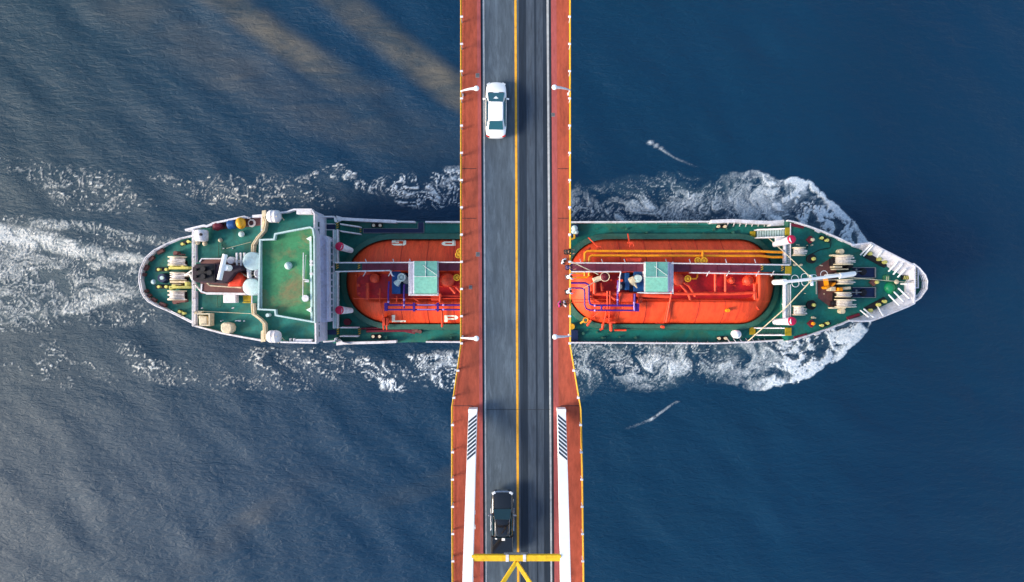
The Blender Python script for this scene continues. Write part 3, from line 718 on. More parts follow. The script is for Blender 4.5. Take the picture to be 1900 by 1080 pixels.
# ------------------------------------------------------------------ people
def skin_obj(name, verts, edges, rads, mt, parent, sub=1):
    me = D.meshes.new(name); me.from_pydata(verts, edges, []); me.update()
    bm = bmesh.new(); bm.from_mesh(me); ly = bm.verts.layers.skin.verify(); bm.verts.ensure_lookup_table()
    for i, v in enumerate(bm.verts): r_ = rads[i]; v[ly].radius = (r_, r_) if not isinstance(r_, tuple) else r_; v[ly].use_root = (i == 0)
    bm.to_mesh(me); bm.free(); me.materials.append(MATS[mt])
    o = D.objects.new(name, me); col.objects.link(o); o.parent = parent
    o.modifiers.new('skin', 'SKIN').use_smooth_shade = True
    s_ = o.modifiers.new('sub', 'SUBSURF'); s_.levels = sub; s_.render_levels = sub
    return o
def person(px, py, yaw, shirt, legs, pose, label, long_hair=False, hgt=1.68):
    p0 = W(px, py, ZB+1.3); root = empty('person', (p0.x, p0.y, ZB+.004), yaw); root.scale = (hgt/1.7,)*3
    lean = {'lean': .22, 'stand': .0, 'walk': .05}[pose]; st = {'lean': .05, 'stand': .03, 'walk': .22}[pose]
    hip = Vector((0, 0, .93)); ch = Vector((0, lean*.8, 1.30)); nb = Vector((0, lean*1.05, 1.45)); nk = nb+Vector((0, .02, .07)); hd = nk+Vector((0, .03, .10)); tp = hd+Vector((0, .0, .09))
    V_ = [hip, ch, nb, nk, hd, tp]; E_ = [(0, 1), (1, 2), (2, 3), (3, 4), (4, 5)]; Rr = [.13, .14, .07, .052, .085, .06]
    sh = []; 
    for sx in (-1, 1):
        s0 = nb+Vector((sx*.18, 0, -.05))
        if pose == 'lean': el = s0+Vector((sx*.05, .12, -.24)); wr = el+Vector((-sx*.06, .22, .06))
        elif pose == 'walk': el = s0+Vector((sx*.05, -.06*sx, -.27)); wr = el+Vector((0, .14+.04*sx, -.2))
        else: el = s0+Vector((sx*.08, .0, -.27)); wr = el+Vector((-sx*.04, .16, -.14))
        hn = (wr-el).normalized(); palm = wr+hn*.07; b0 = len(V_)
        V_ += [s0, el, wr, palm]; E_ += [(2, b0), (b0, b0+1), (b0+1, b0+2), (b0+2, b0+3)]; Rr += [.058, .042, .028, .034]
        perp = hn.cross(Vector((0, 0, 1))).normalized()
        for k in range(4):
            a = palm+perp*(k-1.5)*.021+hn*.035; l_ = (.055, .07, .065, .05)[k]; c0 = len(V_)
            V_ += [a, a+hn*l_*.6-Vector((0, 0, .008)), a+hn*l_-Vector((0, 0, .024))]; E_ += [(b0+3, c0), (c0, c0+1), (c0+1, c0+2)]; Rr += [.010, .009, .008]
        c0 = len(V_); th = palm-perp*sx*.04-hn*.02; V_ += [th, th-perp*sx*.015+hn*.035]; E_ += [(b0+3, c0), (c0, c0+1)]; Rr += [.011, .009]
        sh.append((s0, el, wr))
    lg = []
    for sx in (-1, 1):
        h0 = hip+Vector((sx*.09, 0, -.05)); kn = Vector((sx*.11, st*sx*.5+.03, .50)); an = Vector((sx*.12, st*sx-.02, .09)); to = an+Vector((sx*.02, .15, -.05)); b0 = len(V_)
        V_ += [h0, kn, an, to]; E_ += [(0, b0), (b0, b0+1), (b0+1, b0+2), (b0+2, b0+3)]; Rr += [.085, .058, .038, .035]; lg.append((h0, kn, an, to))
    body = skin_obj('body', V_, E_, Rr, 'skin', root)
    V2 = [hip-Vector((0, 0, -.04)), ch, nb]; E2 = [(0, 1), (1, 2)]; R2 = [.155, .165, .09]
    for s0, el, wr in sh:
        b0 = len(V2); V2 += [s0, el, el.lerp(wr, .5)]; E2 += [(2, b0), (b0, b0+1), (b0+1, b0+2)]; R2 += [.075, .058, .05]
    skin_obj('shirt', V2, E2, R2, 'cloth_'+shirt, root)
    V3 = [hip]; E3 = []; R3 = [.145]
    for h0, kn, an, to in lg:
        b0 = len(V3); V3 += [h0, kn, an+Vector((0, 0, .03))]; E3 += [(0, b0), (b0, b0+1), (b0+1, b0+2)]; R3 += [.10, .075, .06]
    skin_obj('trousers', V3, E3, R3, 'cloth_'+legs, root)
    for h0, kn, an, to in lg:
        m = MB(); m.wbox((an+to)/2+Vector((0, .01, -.025)), (.1, .27, .08)); m.obj('shoe', 'plastic_black', root, bevel=.03)
    m = MB(); m.sphere(hd+Vector((0, -.018, .055)), .108, 16, 1.0)
    if long_hair: m.tube([hd+Vector((0, -.07, .03)), hd+Vector((0, -.10, -.12)), hd+Vector((0, -.09, -.24))], .085, 10, .05)
    m.obj('hair', 'hair', root)
    m = MB()
    for sx in (-1, 1): m.sphere(hd+Vector((sx*.032, .088, .01)), .012, 8)
    m.obj('eyes', 'plastic_black', root)
    m = MB(); m.tube([hd+Vector((0, .085, .0)), hd+Vector((0, .112, -.035))], .009, 6, .014)
    for sx in (-1, 1): m.sphere(hd+Vector((sx*.092, -.005, -.01)), .022, 8)
    m.obj('nose_and_ears', 'skin', root)
    m = MB(); m.wbox(hd+Vector((0, .09, -.06)), (.045, .012, .01)); m.obj('mouth', 'lamp_red', root)
    tag(root, label, 'person', 'people at the bridge railing')
E_ = R(-90)
person(1050.5, 467, E_, 'black', 'black', 'lean', 'person all in black leaning on the right railing, topmost of the group')
person(1046, 484, R(-130), 'white', 'jeans', 'stand', 'person in white shirt standing back from the railing between two dark clad people')
person(1053.2, 496, E_, 'navy', 'navy', 'lean', 'person in navy blue clothes leaning on the right railing above the ship catwalk')
person(1053.4, 514, R(-80), 'white', 'grey', 'lean', 'person in white top at the railing between the navy and pale blue ones')
person(1052.6, 542, R(-75), 'sky', 'black', 'lean', 'person in pale blue top over black trousers bending over the railing')
person(1038.5, 564, R(-100), 'magenta', 'grey', 'stand', 'person in magenta top standing away from the railing beside one in pale pink', True)
person(1048, 564, R(-70), 'pale', 'grey', 'stand', 'person in pale pink top standing next to the one in magenta', True)

# ------------------------------------------------------------------ the tanker
ZA, ZM, ZF = 6.0, 4.0, 6.4      # after deck, main deck, forecastle deck
ship = empty('gas_tanker', (2.0, 1.2, 0)); SO = ship.location
tag(ship, 'green decked gas tanker with two orange tanks sailing under the bridge', 'ship')
def put(m, name, mt, parent=None, **k):
    marks = getattr(m, 'marks', [])
    if not marks: return m.obj(name, mt, parent or ship, SO, **k)
    bounds = [(0, 0)]+marks+[(len(m.v), len(m.f))]; first = None
    for (v0, f0), (v1, f1) in zip(bounds, bounds[1:]):
        if f1 <= f0: continue
        q = MB(); q.v = m.v[v0:v1]; q.f = [tuple(i-v0 for i in f) for f in m.f[f0:f1]]; q.sm = m.sm[f0:f1]
        o = q.obj(name, mt, parent or ship, SO, **k); first = first or o
    return first
aft_u = [(257.8, 519), (258.3, 508), (260.7, 497), (269.6, 478), (284.4, 464.8), (306.7, 453), (331.8, 442.6), (357, 436.7), (400, 425), (450, 414), (490, 409), (560, 406), (624, 408)]
aft_l = [(257.8, 524), (262, 542.6), (267, 551), (274, 559), (289, 567.8), (311, 576.7), (332, 587), (355.6, 599), (400, 611), (440, 619), (480, 625), (520, 630), (580, 634), (624, 634.5)]
mid_u = [(625, 406), (700, 410), (780, 411.5), (1060, 412), (1325, 411), (1380, 410), (1450, 413), (1462, 413)]
mid_l = [(625, 637), (700, 636), (780, 635), (1060, 636.5), (1325, 637.5), (1400, 635), (1462, 631)]
for_u = [(1462, 409), (1480, 413), (1500, 419), (1530, 430), (1560, 443), (1590, 457), (1622, 470), (1660, 487), (1690, 494), (1705, 500), (1716, 510), (1720, 519)]
for_l = [(1462, 634), (1480, 629), (1500, 623), (1539, 610), (1560, 602), (1580, 594), (1622, 577), (1660, 563), (1687, 562), (1705, 554), (1715, 540), (1719.5, 527)]
# hull
up = [W(*p, ZA) for p in aft_u]+[W(*p, ZM) for p in mid_u]+[W(*p, ZF) for p in for_u]
lo = [W(*p, ZA) for p in aft_l]+[W(*p, ZM) for p in mid_l]+[W(*p, ZF) for p in for_l]
ring = up+lo[::-1]
cy = (W(900, 412, 4).y+W(900, 636, 4).y)/2
def keel(p, z, f):
    x = p.x
    k = 1.0
    if x > 20: k = 1-min(1, (x-20)/29)**1.6*.85*f
    if x < -32: k = 1-min(1, (-32-x)/14)**2*.6*f
    xx = x-(max(0, x-28)*.14+ -max(0, -x-38)*.22)*f
    return Vector((xx, cy+(p.y-cy)*k, z))
m = MB(); n = len(ring); levels = [(p.copy()) for p in ring]
vs = list(levels)+[keel(p, 2.0, .5) for p in ring]+[keel(p, .4, .85) for p in ring]+[keel(p, -2.5, 1) for p in ring]
fs = [(r_*n+i, r_*n+(i+1) % n, (r_+1)*n+(i+1) % n, (r_+1)*n+i) for r_ in range(3) for i in range(n)]
m.add(vs, fs); m.add(vs[-n:], [tuple(range(n))]); put(m, 'hull', 'hull')
# decks
m = MB(); m.poly(aft_u+aft_l[::-1], ZM-.5, ZA); ad = put(m, 'after_deck', 'deck_green')
m = MB(); m.poly([(618, 406.5)]+mid_u+mid_l[::-1]+[(618, 637)], ZM-.6, ZM); md = put(m, 'main_deck', 'deck_green')
m = MB(); m.poly(for_u+for_l[::-1], ZM-.5, ZF); fd_ = put(m, 'forecastle_deck', 'deck_green')
# rails and bulwarks round the hull edge
m = MB(); m.wall(aft_u[:8], ZA-.2, ZA+.25, .14); m.wall(aft_l[:8], ZA-.2, ZA+.25, .14); m.wall([aft_u[0], aft_l[0]], ZA-.2, ZA+.25, .14)
m.rail(aft_l[7:0:-1]+aft_u[0:8], ZA, 1.1, 1.3, .045)
m.wall([(x+3.2 if x < 300 else x, y+(1.5 if y < 520 else -1.5)) for x, y in aft_l[5:0:-1]+aft_u[0:6]], ZA, ZA+.7, .08); put(m, 'guard_rail', 'white')
m = MB()
for a in (aft_u[1:6], aft_l[1:6]):
    P = [(x+6, y+(4 if y < 520 else -4)) for x, y in a]
    for p_, q_ in zip(P, P[1:]): m.cut(); m.wall([p_, ((p_[0]+q_[0])/2, (p_[1]+q_[1])/2)], ZA, ZA+.5, .5)
put(m, 'fairlead', 'brown_deck')
m = MB(); m.wall([(624, 636), (640, 637), (700, 635.5), (735, 634)], ZM-.3, ZM+1.1, .30); m.cut(); m.wall([(790, 634.5), (1060, 636), (1325, 637.5), (1400, 634.5), (1455, 631)], ZM-.3, ZM+1.0, .17)
m.wall([(625, 405), (660, 407.5), (735, 411)], ZM-.3, ZM+1.1, .34); m.cut(); m.wall([(735, 411), (770, 411.6)], ZM-.3, ZM+1.1, .17); m.cut(); m.wall([(789, 411.5), (1060, 412), (1320, 411)], ZM-.3, ZM+1.0, .17)
m.cut(); m.wall([(1320, 411), (1360, 409.6), (1400, 412), (1430, 413), (1455, 411)], ZM-.3, ZM+1.3, .4); m.wall([(1430, 415), (1455, 414)], ZM-.3, ZM+1.28, .55)
m.poly([(624, 400), (638, 404), (660, 410), (634, 409), (630, 411), (624, 413)], ZM+1, ZM+1.32); m.cut(); m.poly([(624, 641), (650, 638), (636, 635), (630, 629), (624, 628)], ZM+1, ZM+1.32); put(m, 'bulwark', 'white')
m = MB()
for i in range(7):
    x = 1352+i*11.5; m.cut(); m.pt([(x, 412, ZM+1.2), (x-3, 420, ZM+.1)], .06); m.cut()
    x = 1352+i*11.5; m.pt([(x-3, 628, ZM+.1), (x+2, 635, ZM+1)], .06)
for i in range(30):
    x = 800+i*19
    if x < 1345: m.cut(); m.pt([(x, 412.5, ZM+.95), (x, 415, ZM)], .04, 5); m.cut(); m.pt([(x, 636, ZM+.9), (x, 633, ZM)], .04, 5)
put(m, 'bulwark_stay', 'white')
m = MB(); m.rail(for_u[1:6], ZF, 1.0, 1.4, .05); m.wall(for_u[0:7], ZF-.3, ZF+.25, .16); m.wall(for_l[0:6], ZF-.3, ZF+.35, .16); m.rail(for_l[1:6], ZF, .8, 1.6, .045)
for (x, y) in ((1518, 429), (1540, 436), (1562, 446), (1518, 620), (1540, 611), (1562, 602)): m.cut(); m.obox(x, y, 9, 2.4, -24 if y < 500 else 20, ZF+.25, ZF+.7)
m.cut(); m.rail([(1695, 489), (1706, 497), (1717, 510), (1721, 521), (1720, 536), (1708, 553), (1696, 561)], ZF+.3, 1.3, 1.2, .06, 3)
m.wall([(1695, 489), (1706, 497), (1717, 510), (1721, 521), (1720, 536), (1708, 553), (1696, 561)], ZF, ZF+.7, .10)
m.cut(); m.wall([(1687, 500), (1700, 492), (1704, 495), (1704, 534), (1695, 534)], ZF+.9, ZF+1.05, .12); m.cut(); m.wall([(1696, 552), (1702, 548), (1708, 548)], ZF+.6, ZF+.9, .15); put(m, 'forecastle_rail', 'white')
m = MB()
for k in range(9): m.box(1697, 496+k*4.2, 1703.5, 498.2+k*4.2, ZF+.5, ZF+.95)
put(m, 'anchor_grating', 'cream')
topu = [(1580, 455.5), (1600, 452.5), (1617, 450.5), (1640, 463.5), (1665, 476), (1690, 488.5), (1698, 492)]
basu = [(1580, 458), (1594, 462), (1603, 467), (1626, 481), (1650, 497.5), (1676, 511), (1686, 519)]
topl = [(1576, 595), (1600, 596), (1618, 595), (1650, 583), (1687, 568), (1697, 563), (1698, 520)]
basl = [(1577, 592), (1594, 588), (1604, 583), (1626, 573), (1655, 560), (1680, 541), (1682, 526)]
m = MB(); m.strip(topu, ZF+1.6, basu, ZF+.1, .12); m.strip(topl, ZF+1.6, basl, ZF+.1, .12)
m.wall(topu, ZF+1.5, ZF+1.64, .13); m.cut(); m.wall(topl, ZF+1.5, ZF+1.64, .13); m.wall([(1698, 492), (1698, 520)], ZF, ZF+1.64, .14)
m.poly([(1686, 519), (1697, 493), (1697, 561), (1690, 563), (1682, 541), (1682, 526)], ZF, ZF+.5)
bw = put(m, 'bow_bulwark', 'white')
m = MB()
for a, b_ in (((1596.6, 473), (1616.7, 452.8)), ((1602.5, 475), (1620, 455)), ((1649, 503.4), (1664.7, 486.5)), ((1657.6, 509), (1674, 490)), ((1666, 514), (1681, 498)),
              ((1596.6, 576), (1611.5, 588)), ((1603, 573.5), (1621, 589)), ((1649, 547), (1668.6, 567)), ((1659, 541.8), (1676, 559)), ((1667, 535), (1687, 554)), ((1628, 568), (1638, 585)), ((1672, 527), (1681, 527)), ((1628, 478), (1636, 466))):
    m.cut(); m.pt([(*a, ZF+.35), (*b_, ZF+1.75)], .10, 6)
for t_ in range(12):
    pass
put(m, 'bulwark_stay', 'rib_white', bw)
# ---- cargo tanks
TYC = (W(900, 443, 4.3).y+W(900, 602.5, 4.3).y)/2; TB = (W(900, 443, 4.3).y-W(900, 602.5, 4.3).y)/2
TH = 3.3; TR = (TB*TB+TH*TH)/(2*TH); TZC = ZM+TH-TR
TRU, TRL = W(0, 503, 6.4).y, W(0, 560, 6.2).y
class Tank:
    def __init__(s, x0, x1, e0, e1, t0, t1):
        s.x0, s.x1 = W(x0, 520, 4.3).x, W(x1, 520, 4.3).x; s.c0, s.c1 = s.x0+e0, s.x1-e1; s.e0, s.e1 = e0, e1
        s.t0, s.t1 = W(t0, 520, 6).x, W(t1, 520, 6).x
    def v(s, x, y):
        dy = (y-TYC)/TB
        dx = (x-s.c0)/s.e0 if x < s.c0 else ((x-s.c1)/s.e1 if x > s.c1 else 0)
        return min(1, (abs(dx)**2.15+abs(dy)**2.15)**(1/2.15))
    def h(s, x, y, trench=True):
        q = s.v(x, y)*TB; z = TZC+math.sqrt(max(0, TR*TR-q*q))
        if trench:
            k = max(0, min(1, (x-s.t0)/.5))*max(0, min(1, (s.t1-x)/.5))*max(0, min(1, (TRU-y)/.35))*max(0, min(1, (y-TRL)/.35))
            z = z-k*max(0, z-6.0)
        return z
    def W(s, px, py, off=0):
        z = 6.5
        for _ in range(6): p = W(px, py, z+off); z = s.h(p.x, p.y)
        return W(px, py, z+off)
    def mesh(s, name, label):
        m = MB(); NT = 96; vs = []; fs = []; out = []
        for k in range(NT//2+1): # right half
            a = math.pi/2-math.pi*k/(NT//2); c_, q = math.cos(a), math.sin(a)
            out.append((s.c1, s.e1*abs(c_)**(2/2.15), TYC+TB*math.copysign(abs(q)**(2/2.15), q)))
        nl = int((s.c1-s.c0)/.35)
        for k in range(1, nl): out.append((s.c1+(s.c0-s.c1)*k/nl, 0, TYC-TB))
        for k in range(NT//2+1):
            a = -math.pi/2-math.pi*k/(NT//2); c_, q = math.cos(a), math.sin(a)
            out.append((s.c0, -s.e0*abs(c_)**(2/2.15), TYC+TB*math.copysign(abs(q)**(2/2.15), q)))
        for k in range(1, nl): out.append((s.c0+(s.c1-s.c0)*k/nl, 0, TYC+TB))
        n_ = len(out); RV = [0, .02]+[i/44 for i in range(2, 45)]
        for r_ in RV[::-1]:
            for cx, dx, y in out:
                X_, Y_ = cx+dx*r_, TYC+(y-TYC)*r_
                vs.append(Vector((X_, Y_, s.h(X_, Y_))))
        for i in range(len(RV)-1):
            for k in range(n_):
                k2 = (k+1) % n_; fs.append((i*n_+k, i*n_+k2, (i+1)*n_+k2, (i+1)*n_+k))
        m.add(vs, fs, True); o = put(m, name, 'tank_red'); o['label'] = label; s.o = o
        m = MB(); e_ = .66; v2 = []
        for (ee, z) in ((.0, ZM+.02), (e_*.0+.66, ZM+.02), (.60, ZM+.45), (-.06, ZM+.62)):
            for cx, dx, y in out:
                ln = math.hypot(dx, y-TYC) or 1
                v2.append(Vector((cx+dx*(1+ee/ln), TYC+(y-TYC)*(1+ee/ln), z)))
        f2 = [(r_*n_+k, r_*n_+(k+1) % n_, (r_+1)*n_+(k+1) % n_, (r_+1)*n_+k) for r_ in range(3) for k in range(n_)]
        m.add(v2, f2); put(m, 'coaming', 'skirt_green', o)
        m = MB(); pts = []
        for k in range(60):
            a = 2*math.pi*k/60; cx = (s.t0+s.t1)/2; hx = (s.t1-s.t0)/2-.45; hy = (TRU-TRL)/2-.3; c_, q = math.cos(a), math.sin(a)
            X_ = cx+hx*math.copysign(abs(c_)**.18, c_); Y_ = (TRU+TRL)/2+hy*math.copysign(abs(q)**.35, q)
            pts.append(Vector((X_, Y_, 6.03)))
        m.prism(pts, [v-Vector((0, 0, .2)) for v in pts]); put(m, 'well_shade_plate', 'trench', o)  # thin plate added to carry the well's shade as deep red
        # weld beads / stiffening bands
        m = MB(); x = s.c0+1
        while x < s.c1-.5:
            P = [Vector((x, y, s.h(x, y)+.0)) for y in np.linspace(TYC+TB*.99, TYC-TB*.99, 60)]; m.tube(P, .045, 4); x += 3.1
        put(m, 'weld_seam', 'weld', o)
        return o
T1 = Tank(642, 1030, 6.0, 5.0, 655, 1015); t1 = T1.mesh('cargo_tank', 'after orange tank with large white letters')
T2 = Tank(1050, 1437, 5.2, 4.6, 1098, 1405); t2 = T2.mesh('cargo_tank', 'forward orange tank with yellow and purple pipes')
# painted letters
def inside(ch, u, v):   # u right, v up in 0..1
    w_, h_ = .22, .24
    if ch == 'L': return u < w_ or v < h_*.9
    if ch == 'P':
        if u < w_: return True
        du_, dv = max(0, u-.68)/.32, (v-.66)/.34; o_ = du_*du_+dv*dv <= 1 and v > .32
        di = max(0, u-.66)/.16, (v-.66)/.12; return o_ and not (abs(v-.66) < .12 and u < .74)
    if ch == 'G':
        cu = max(0, .25-u, u-.75)/.25; cv = max(0, .3-v, v-.7)/.3
        if cu*cu+cv*cv > 1: return False
        if .23 < u < .80 and .25 < v < .75: return (u > .5 and .40 < v < .56) or (u > .60 and v < .56 and u > .72)
        if u >= .80 and .56 < v < .75: return False
        return True
def letter(ch, x0, x1, y0, y1, flip, T, nm='letter'):
    m = MB(); nu, nv = 30, 18
    vs = {}; V_ = []; Fq = []
    for i in range(nu):
        for j in range(nv):
            u, v = (i+.5)/nu, (j+.5)/nv
            if not inside(ch, u, v): continue
            q = []
            for a, b_ in ((i, j), (i+1, j), (i+1, j+1), (i, j+1)):
                if (a, b_) not in vs:
                    U_, V2 = a/nu, b_/nv
                    if flip: U_, V2 = 1-U_, 1-V2
                    vs[(a, b_)] = len(V_); V_.append(T.W(x0+(x1-x0)*U_, y1-(y1-y0)*V2, .03))
                q.append(vs[(a, b_)])
            Fq.append(tuple(q))
    m.add(V_, Fq, True); put(m, nm, 'letter', T.o)
mat('letter', srgb(255, 246, 220), .6, .08, 2)
letter('L', 727, 753, 584.5, 597.5, False, T1); letter('P', 824.5, 850, 585, 597.5, False, T1); letter('G', 922, 947, 585, 597.5, False, T1)
letter('G', 727, 753.5, 444, 455.5, True, T1); letter('P', 819.5, 845, 444, 456, True, T1); letter('L', 920, 945, 444, 456, True, T1)
# ---- catwalk over the tanks
ZC = 7.9
m = MB(); m.box(624, 486.5, 672, 501.5, ZC-.15, ZC); m.cut(); m.box(1412, 489, 1460, 505, ZC-.15, ZC); put(m, 'walkway_ramp', 'deck_dark')
m = MB(); m.poly([(672, 486), (1058, 487.5), (1412, 489), (1412, 505), (1058, 503.5), (672, 501.5)], ZC-.15, ZC); cwk = put(m, 'catwalk', 'walk_maroon')
m = MB()
for k in range(30): m.box(680+k*25, 486.5, 681+k*25, 503.5, ZC-.1, ZC+.03)
put(m, 'tread_bar', 'maroon', cwk)
m = MB()
def crail(a, b_, z=ZC):
    m.cut()
    m.tube([W(*a, z+1), W(*b_, z+1)], .075, 6); m.tube([W(*a, z+.55), W(*b_, z+.55)], .04, 6)
    A, B_ = W(*a, z+1), W(*b_, z+1); k = max(1, int((B_-A).length/2.4))
    for i in range(k+1): q = A.lerp(B_, i/k); m.tube([q, q-Vector((0, 0, 1.1))], .045, 6)
crail((622, 487.5), (855, 486.5)); crail((855, 486.5), (1198, 488.5)); crail((1246, 488.5), (1465, 491.5)); crail((622, 504), (724, 502)); crail((1058, 504), (1152, 504)); crail((1283, 506), (1466, 509.5))
crail((724, 502), (728, 512)); crail((1152, 504), (1150, 514)); crail((760, 546.5), (812, 547)); crail((1186, 543), (1246, 544)); crail((1150, 514), (1149, 540))
for x in (680, 731, 762, 1078, 1118, 1160, 1237, 1281, 1348, 1402): m.pt([(x, 487, ZC+1), (x-2, 481, ZC-.2)], .05, 6)
for x in (676, 723, 1313, 1350, 1405, 1433): m.pt([(x+3, 503.5, ZC+.9), (x-2, 512, ZC-.6)], .06, 6)
put(m, 'catwalk_rail', 'white')
m = MB()
for (x, y) in ((626, 494), (666, 494), (626, 419), (668, 427), (627, 616), (667, 616), (1414, 497), (1452, 498)):
    m.cut()
    for k in range(3): m.obox(x, y-5+k*4, 5, 1.4, 30, ZC if 480 < y < 505 else ZM+(2.05 if x < 640 else .3), (ZC if 480 < y < 505 else ZM+(2.05 if x < 640 else .3))+.05)
put(m, 'hazard_mark', 'yellow')
# supports of the catwalk
m = MB()
for x in (690, 760, 840, 1080, 1160, 1240, 1320, 1390):
    for y in (488, 502): m.pt([(x, y, ZC-.1), (x, y, ZM+1.9)], .07, 6)
put(m, 'catwalk_post', 'tank_fit')
# ---- deck stairs
def stairs(x0, x1, y0, y1, z0, z1, n_, mt, dy=0):
    m = MB(); wd = y1-y0
    for k in range(n_):
        t = (k+.5)/n_; x = x0+(x1-x0)*t; z = z0+(z1-z0)*t; y = (y0+y1)/2+dy*t
        m.box(x-abs(x1-x0)/n_*.36, y-wd/2, x+abs(x1-x0)/n_*.36, y+wd/2, z-.06, z)
    st = put(m, 'stairs', mt)
    m = MB()
    for yy, s_ in ((y0, 0), (y1, 0)):
        a, b_ = W(x0, yy, z0+.9), W(x1, yy+dy, z1+.9)
        m.tube([a, b_], .07, 6); m.tube([a-Vector((0, 0, .85)), b_-Vector((0, 0, .85))], .09, 4)
        for k in range(4): q = a.lerp(b_, k/3); m.tube([q, q-Vector((0, 0, .9))], .035, 6)
    put(m, 'handrail', 'white', st)
stairs(668, 631, 421, 436-2, ZM+.3, ZA, 10, 'deck_green', -5.5); stairs(664, 631, 608, 624, ZM+.3, ZA, 10, 'deck_green')
stairs(1404, 1456, 426, 441, ZM+.3, ZF, 11, 'paleblue', -2); stairs(1404, 1456, 609, 622, ZM+.3, ZF, 11, 'skirt_green')
m = MB()
for a in ((1457, 422, 1467, 437, ZF+.15), (1457, 494, 1469, 510, ZC), (1457, 608, 1469, 623, ZF+.15)): m.cut(); m.box(*a[:4], a[4]-.1, a[4]+.04)
for a in ((1392, 429, 1402, 445), (1391, 607, 1402, 621)): m.cut(); m.box(*a, ZM, ZM+.18)
put(m, 'landing_mat', 'ochre', bevel=.03)
# transverse gallery aft and forward of the tanks
m = MB(); m.box(618.5, 427, 623.5, 487, ZA+.7, ZA+.82); m.cut(); m.box(618.5, 505, 623.5, 609, ZA+.7, ZA+.82); put(m, 'gallery_plate', 'paleblue')
m = MB(); m.rail([(625.5, 426), (625.5, 487)], ZA, 1.1, 1.5, .05); m.cut(); m.rail([(625.5, 505), (625.5, 609)], ZA, 1.1, 1.5, .05); m.cut(); m.rail([(618.5, 426), (618.5, 487)], ZA, 1.1, 1.5, .05); m.cut(); m.rail([(618.5, 505), (618.5, 609)], ZA, 1.1, 1.5, .05)
m.cut(); m.rail([(600, 402), (620, 402), (622, 411)], ZA, 1.1, 1.5, .07); m.cut(); m.rail([(600, 634), (621, 633), (622, 628)], ZA, 1.1, 1.5, .07)
m.cut(); m.rail([(600, 415.5), (621, 415.5)], ZA, .6, 1.5, .03, 0); m.cut(); m.rail([(600, 426.5), (621, 426.5)], ZA, .6, 1.5, .03, 0); put(m, 'gallery_rail', 'white')
m = MB(); m.box(600, 416.5, 622, 425, ZA+.01, ZA+.05); m.cut(); m.box(597, 612, 624, 621, ZA+.01, ZA+.05); put(m, 'dark_hatchway', 'navy')
m = MB(); m.box(1454.5, 449, 1459.5, 492, ZF+.8, ZF+1); m.box(1454.5, 527, 1459.5, 602, ZF+.8, ZF+1)
for k in range(11): m.box(1460, 452+k*3.7, 1466, 453.4+k*3.7, ZF+.8, ZF+.9)
m.wall([(1467, 414), (1467, 492)], ZF+.9, ZF+1.0, .08); m.wall([(1461, 528), (1461, 602)], ZF+.9, ZF+1.0, .05); m.wall([(1464, 528), (1464, 602)], ZF+.9, ZF+1.0, .05); m.wall([(1467, 528), (1467, 602)], ZF+.9, ZF+1, .08)
m.rail([(1457, 449), (1457, 492)], ZF, 1.0, 1.6, .05); m.rail([(1457, 527), (1457, 602)], ZF, 1, 1.6, .05); m.box(1440, 441, 1455, 448, ZF-.1, ZF+.3); m.box(1442, 600, 1455, 603, ZF-.1, ZF+.2); put(m, 'forecastle_gallery', 'white')
# ---- ventilators
def cowl(px, py, bx, by, z, big=True):
    m = MB(); a = W(px, py, z); b_ = W(bx, by, z-1.6)
    m.tube([b_, b_.lerp(a, .5)+Vector((0, 0, .2)), a], .32 if big else .2, 12, .5 if big else .4); vt = put(m, 'ventilator', 'white')
    m = MB(); c = W(px, py, z+.2); m.lathe(c-Vector((0, 0, .35)), c+Vector((0, 0, .12)), [(0, .42), (.3, .5), (.8, .48), (.95, .3), (1, .05)], 24); put(m, 'vent_cap', 'magenta', vt)
cowl(629.5, 457, 652, 465, ZM+3.6); cowl(629.5, 575.5, 652, 576, ZM+3.6); cowl(1469, 444, 1436, 454, ZF+1.6); cowl(1470, 596, 1436, 597, ZF+1.6)
m = MB(); m.cyl(643.5, 597.5, ZM, ZM+.7, .4); put(m, 'vent_cap', 'maroon')
# ---- bollards
def bollard(x, y, ang=0, L_=20, z=ZM, cap='cream', plate='black', gap=12):
    m = MB(); m.obox(x, y, L_, 7.5, ang, z, z+.14); b0 = put(m, 'bollard', plate)
    c, q = math.cos(R(ang)), math.sin(R(ang))
    for s_ in (-1, 1):
        m = MB(); xx, yy = x+s_*gap/2*c, y-s_*gap/2*q; m.cyl(xx, yy, z+.1, z+.75, .13); m.cyl(xx, yy, z+.75, z+.85, .19, .17); put(m, 'bollard_post', cap, b0)
bollard(699, 418); bollard(698, 624.5); bollard(1340, 420); bollard(1341, 628); bollard(343, 450.5, 22, 18, ZA, 'knob_yellow'); bollard(336, 580, -24, 14, ZA, 'knob_yellow', gap=8)
bollard(300.5, 500, 0, 24, ZA, 'knob_yellow', 'black', 14); bollard(300.5, 532, 0, 24, ZA, 'knob_yellow', 'black', 14)
bollard(1531, 443.5, -22, 21, ZF, 'knob_yellow', 'black', 11); bollard(1531.5, 602, 22, 20, ZF, 'knob_yellow', 'black', 11)
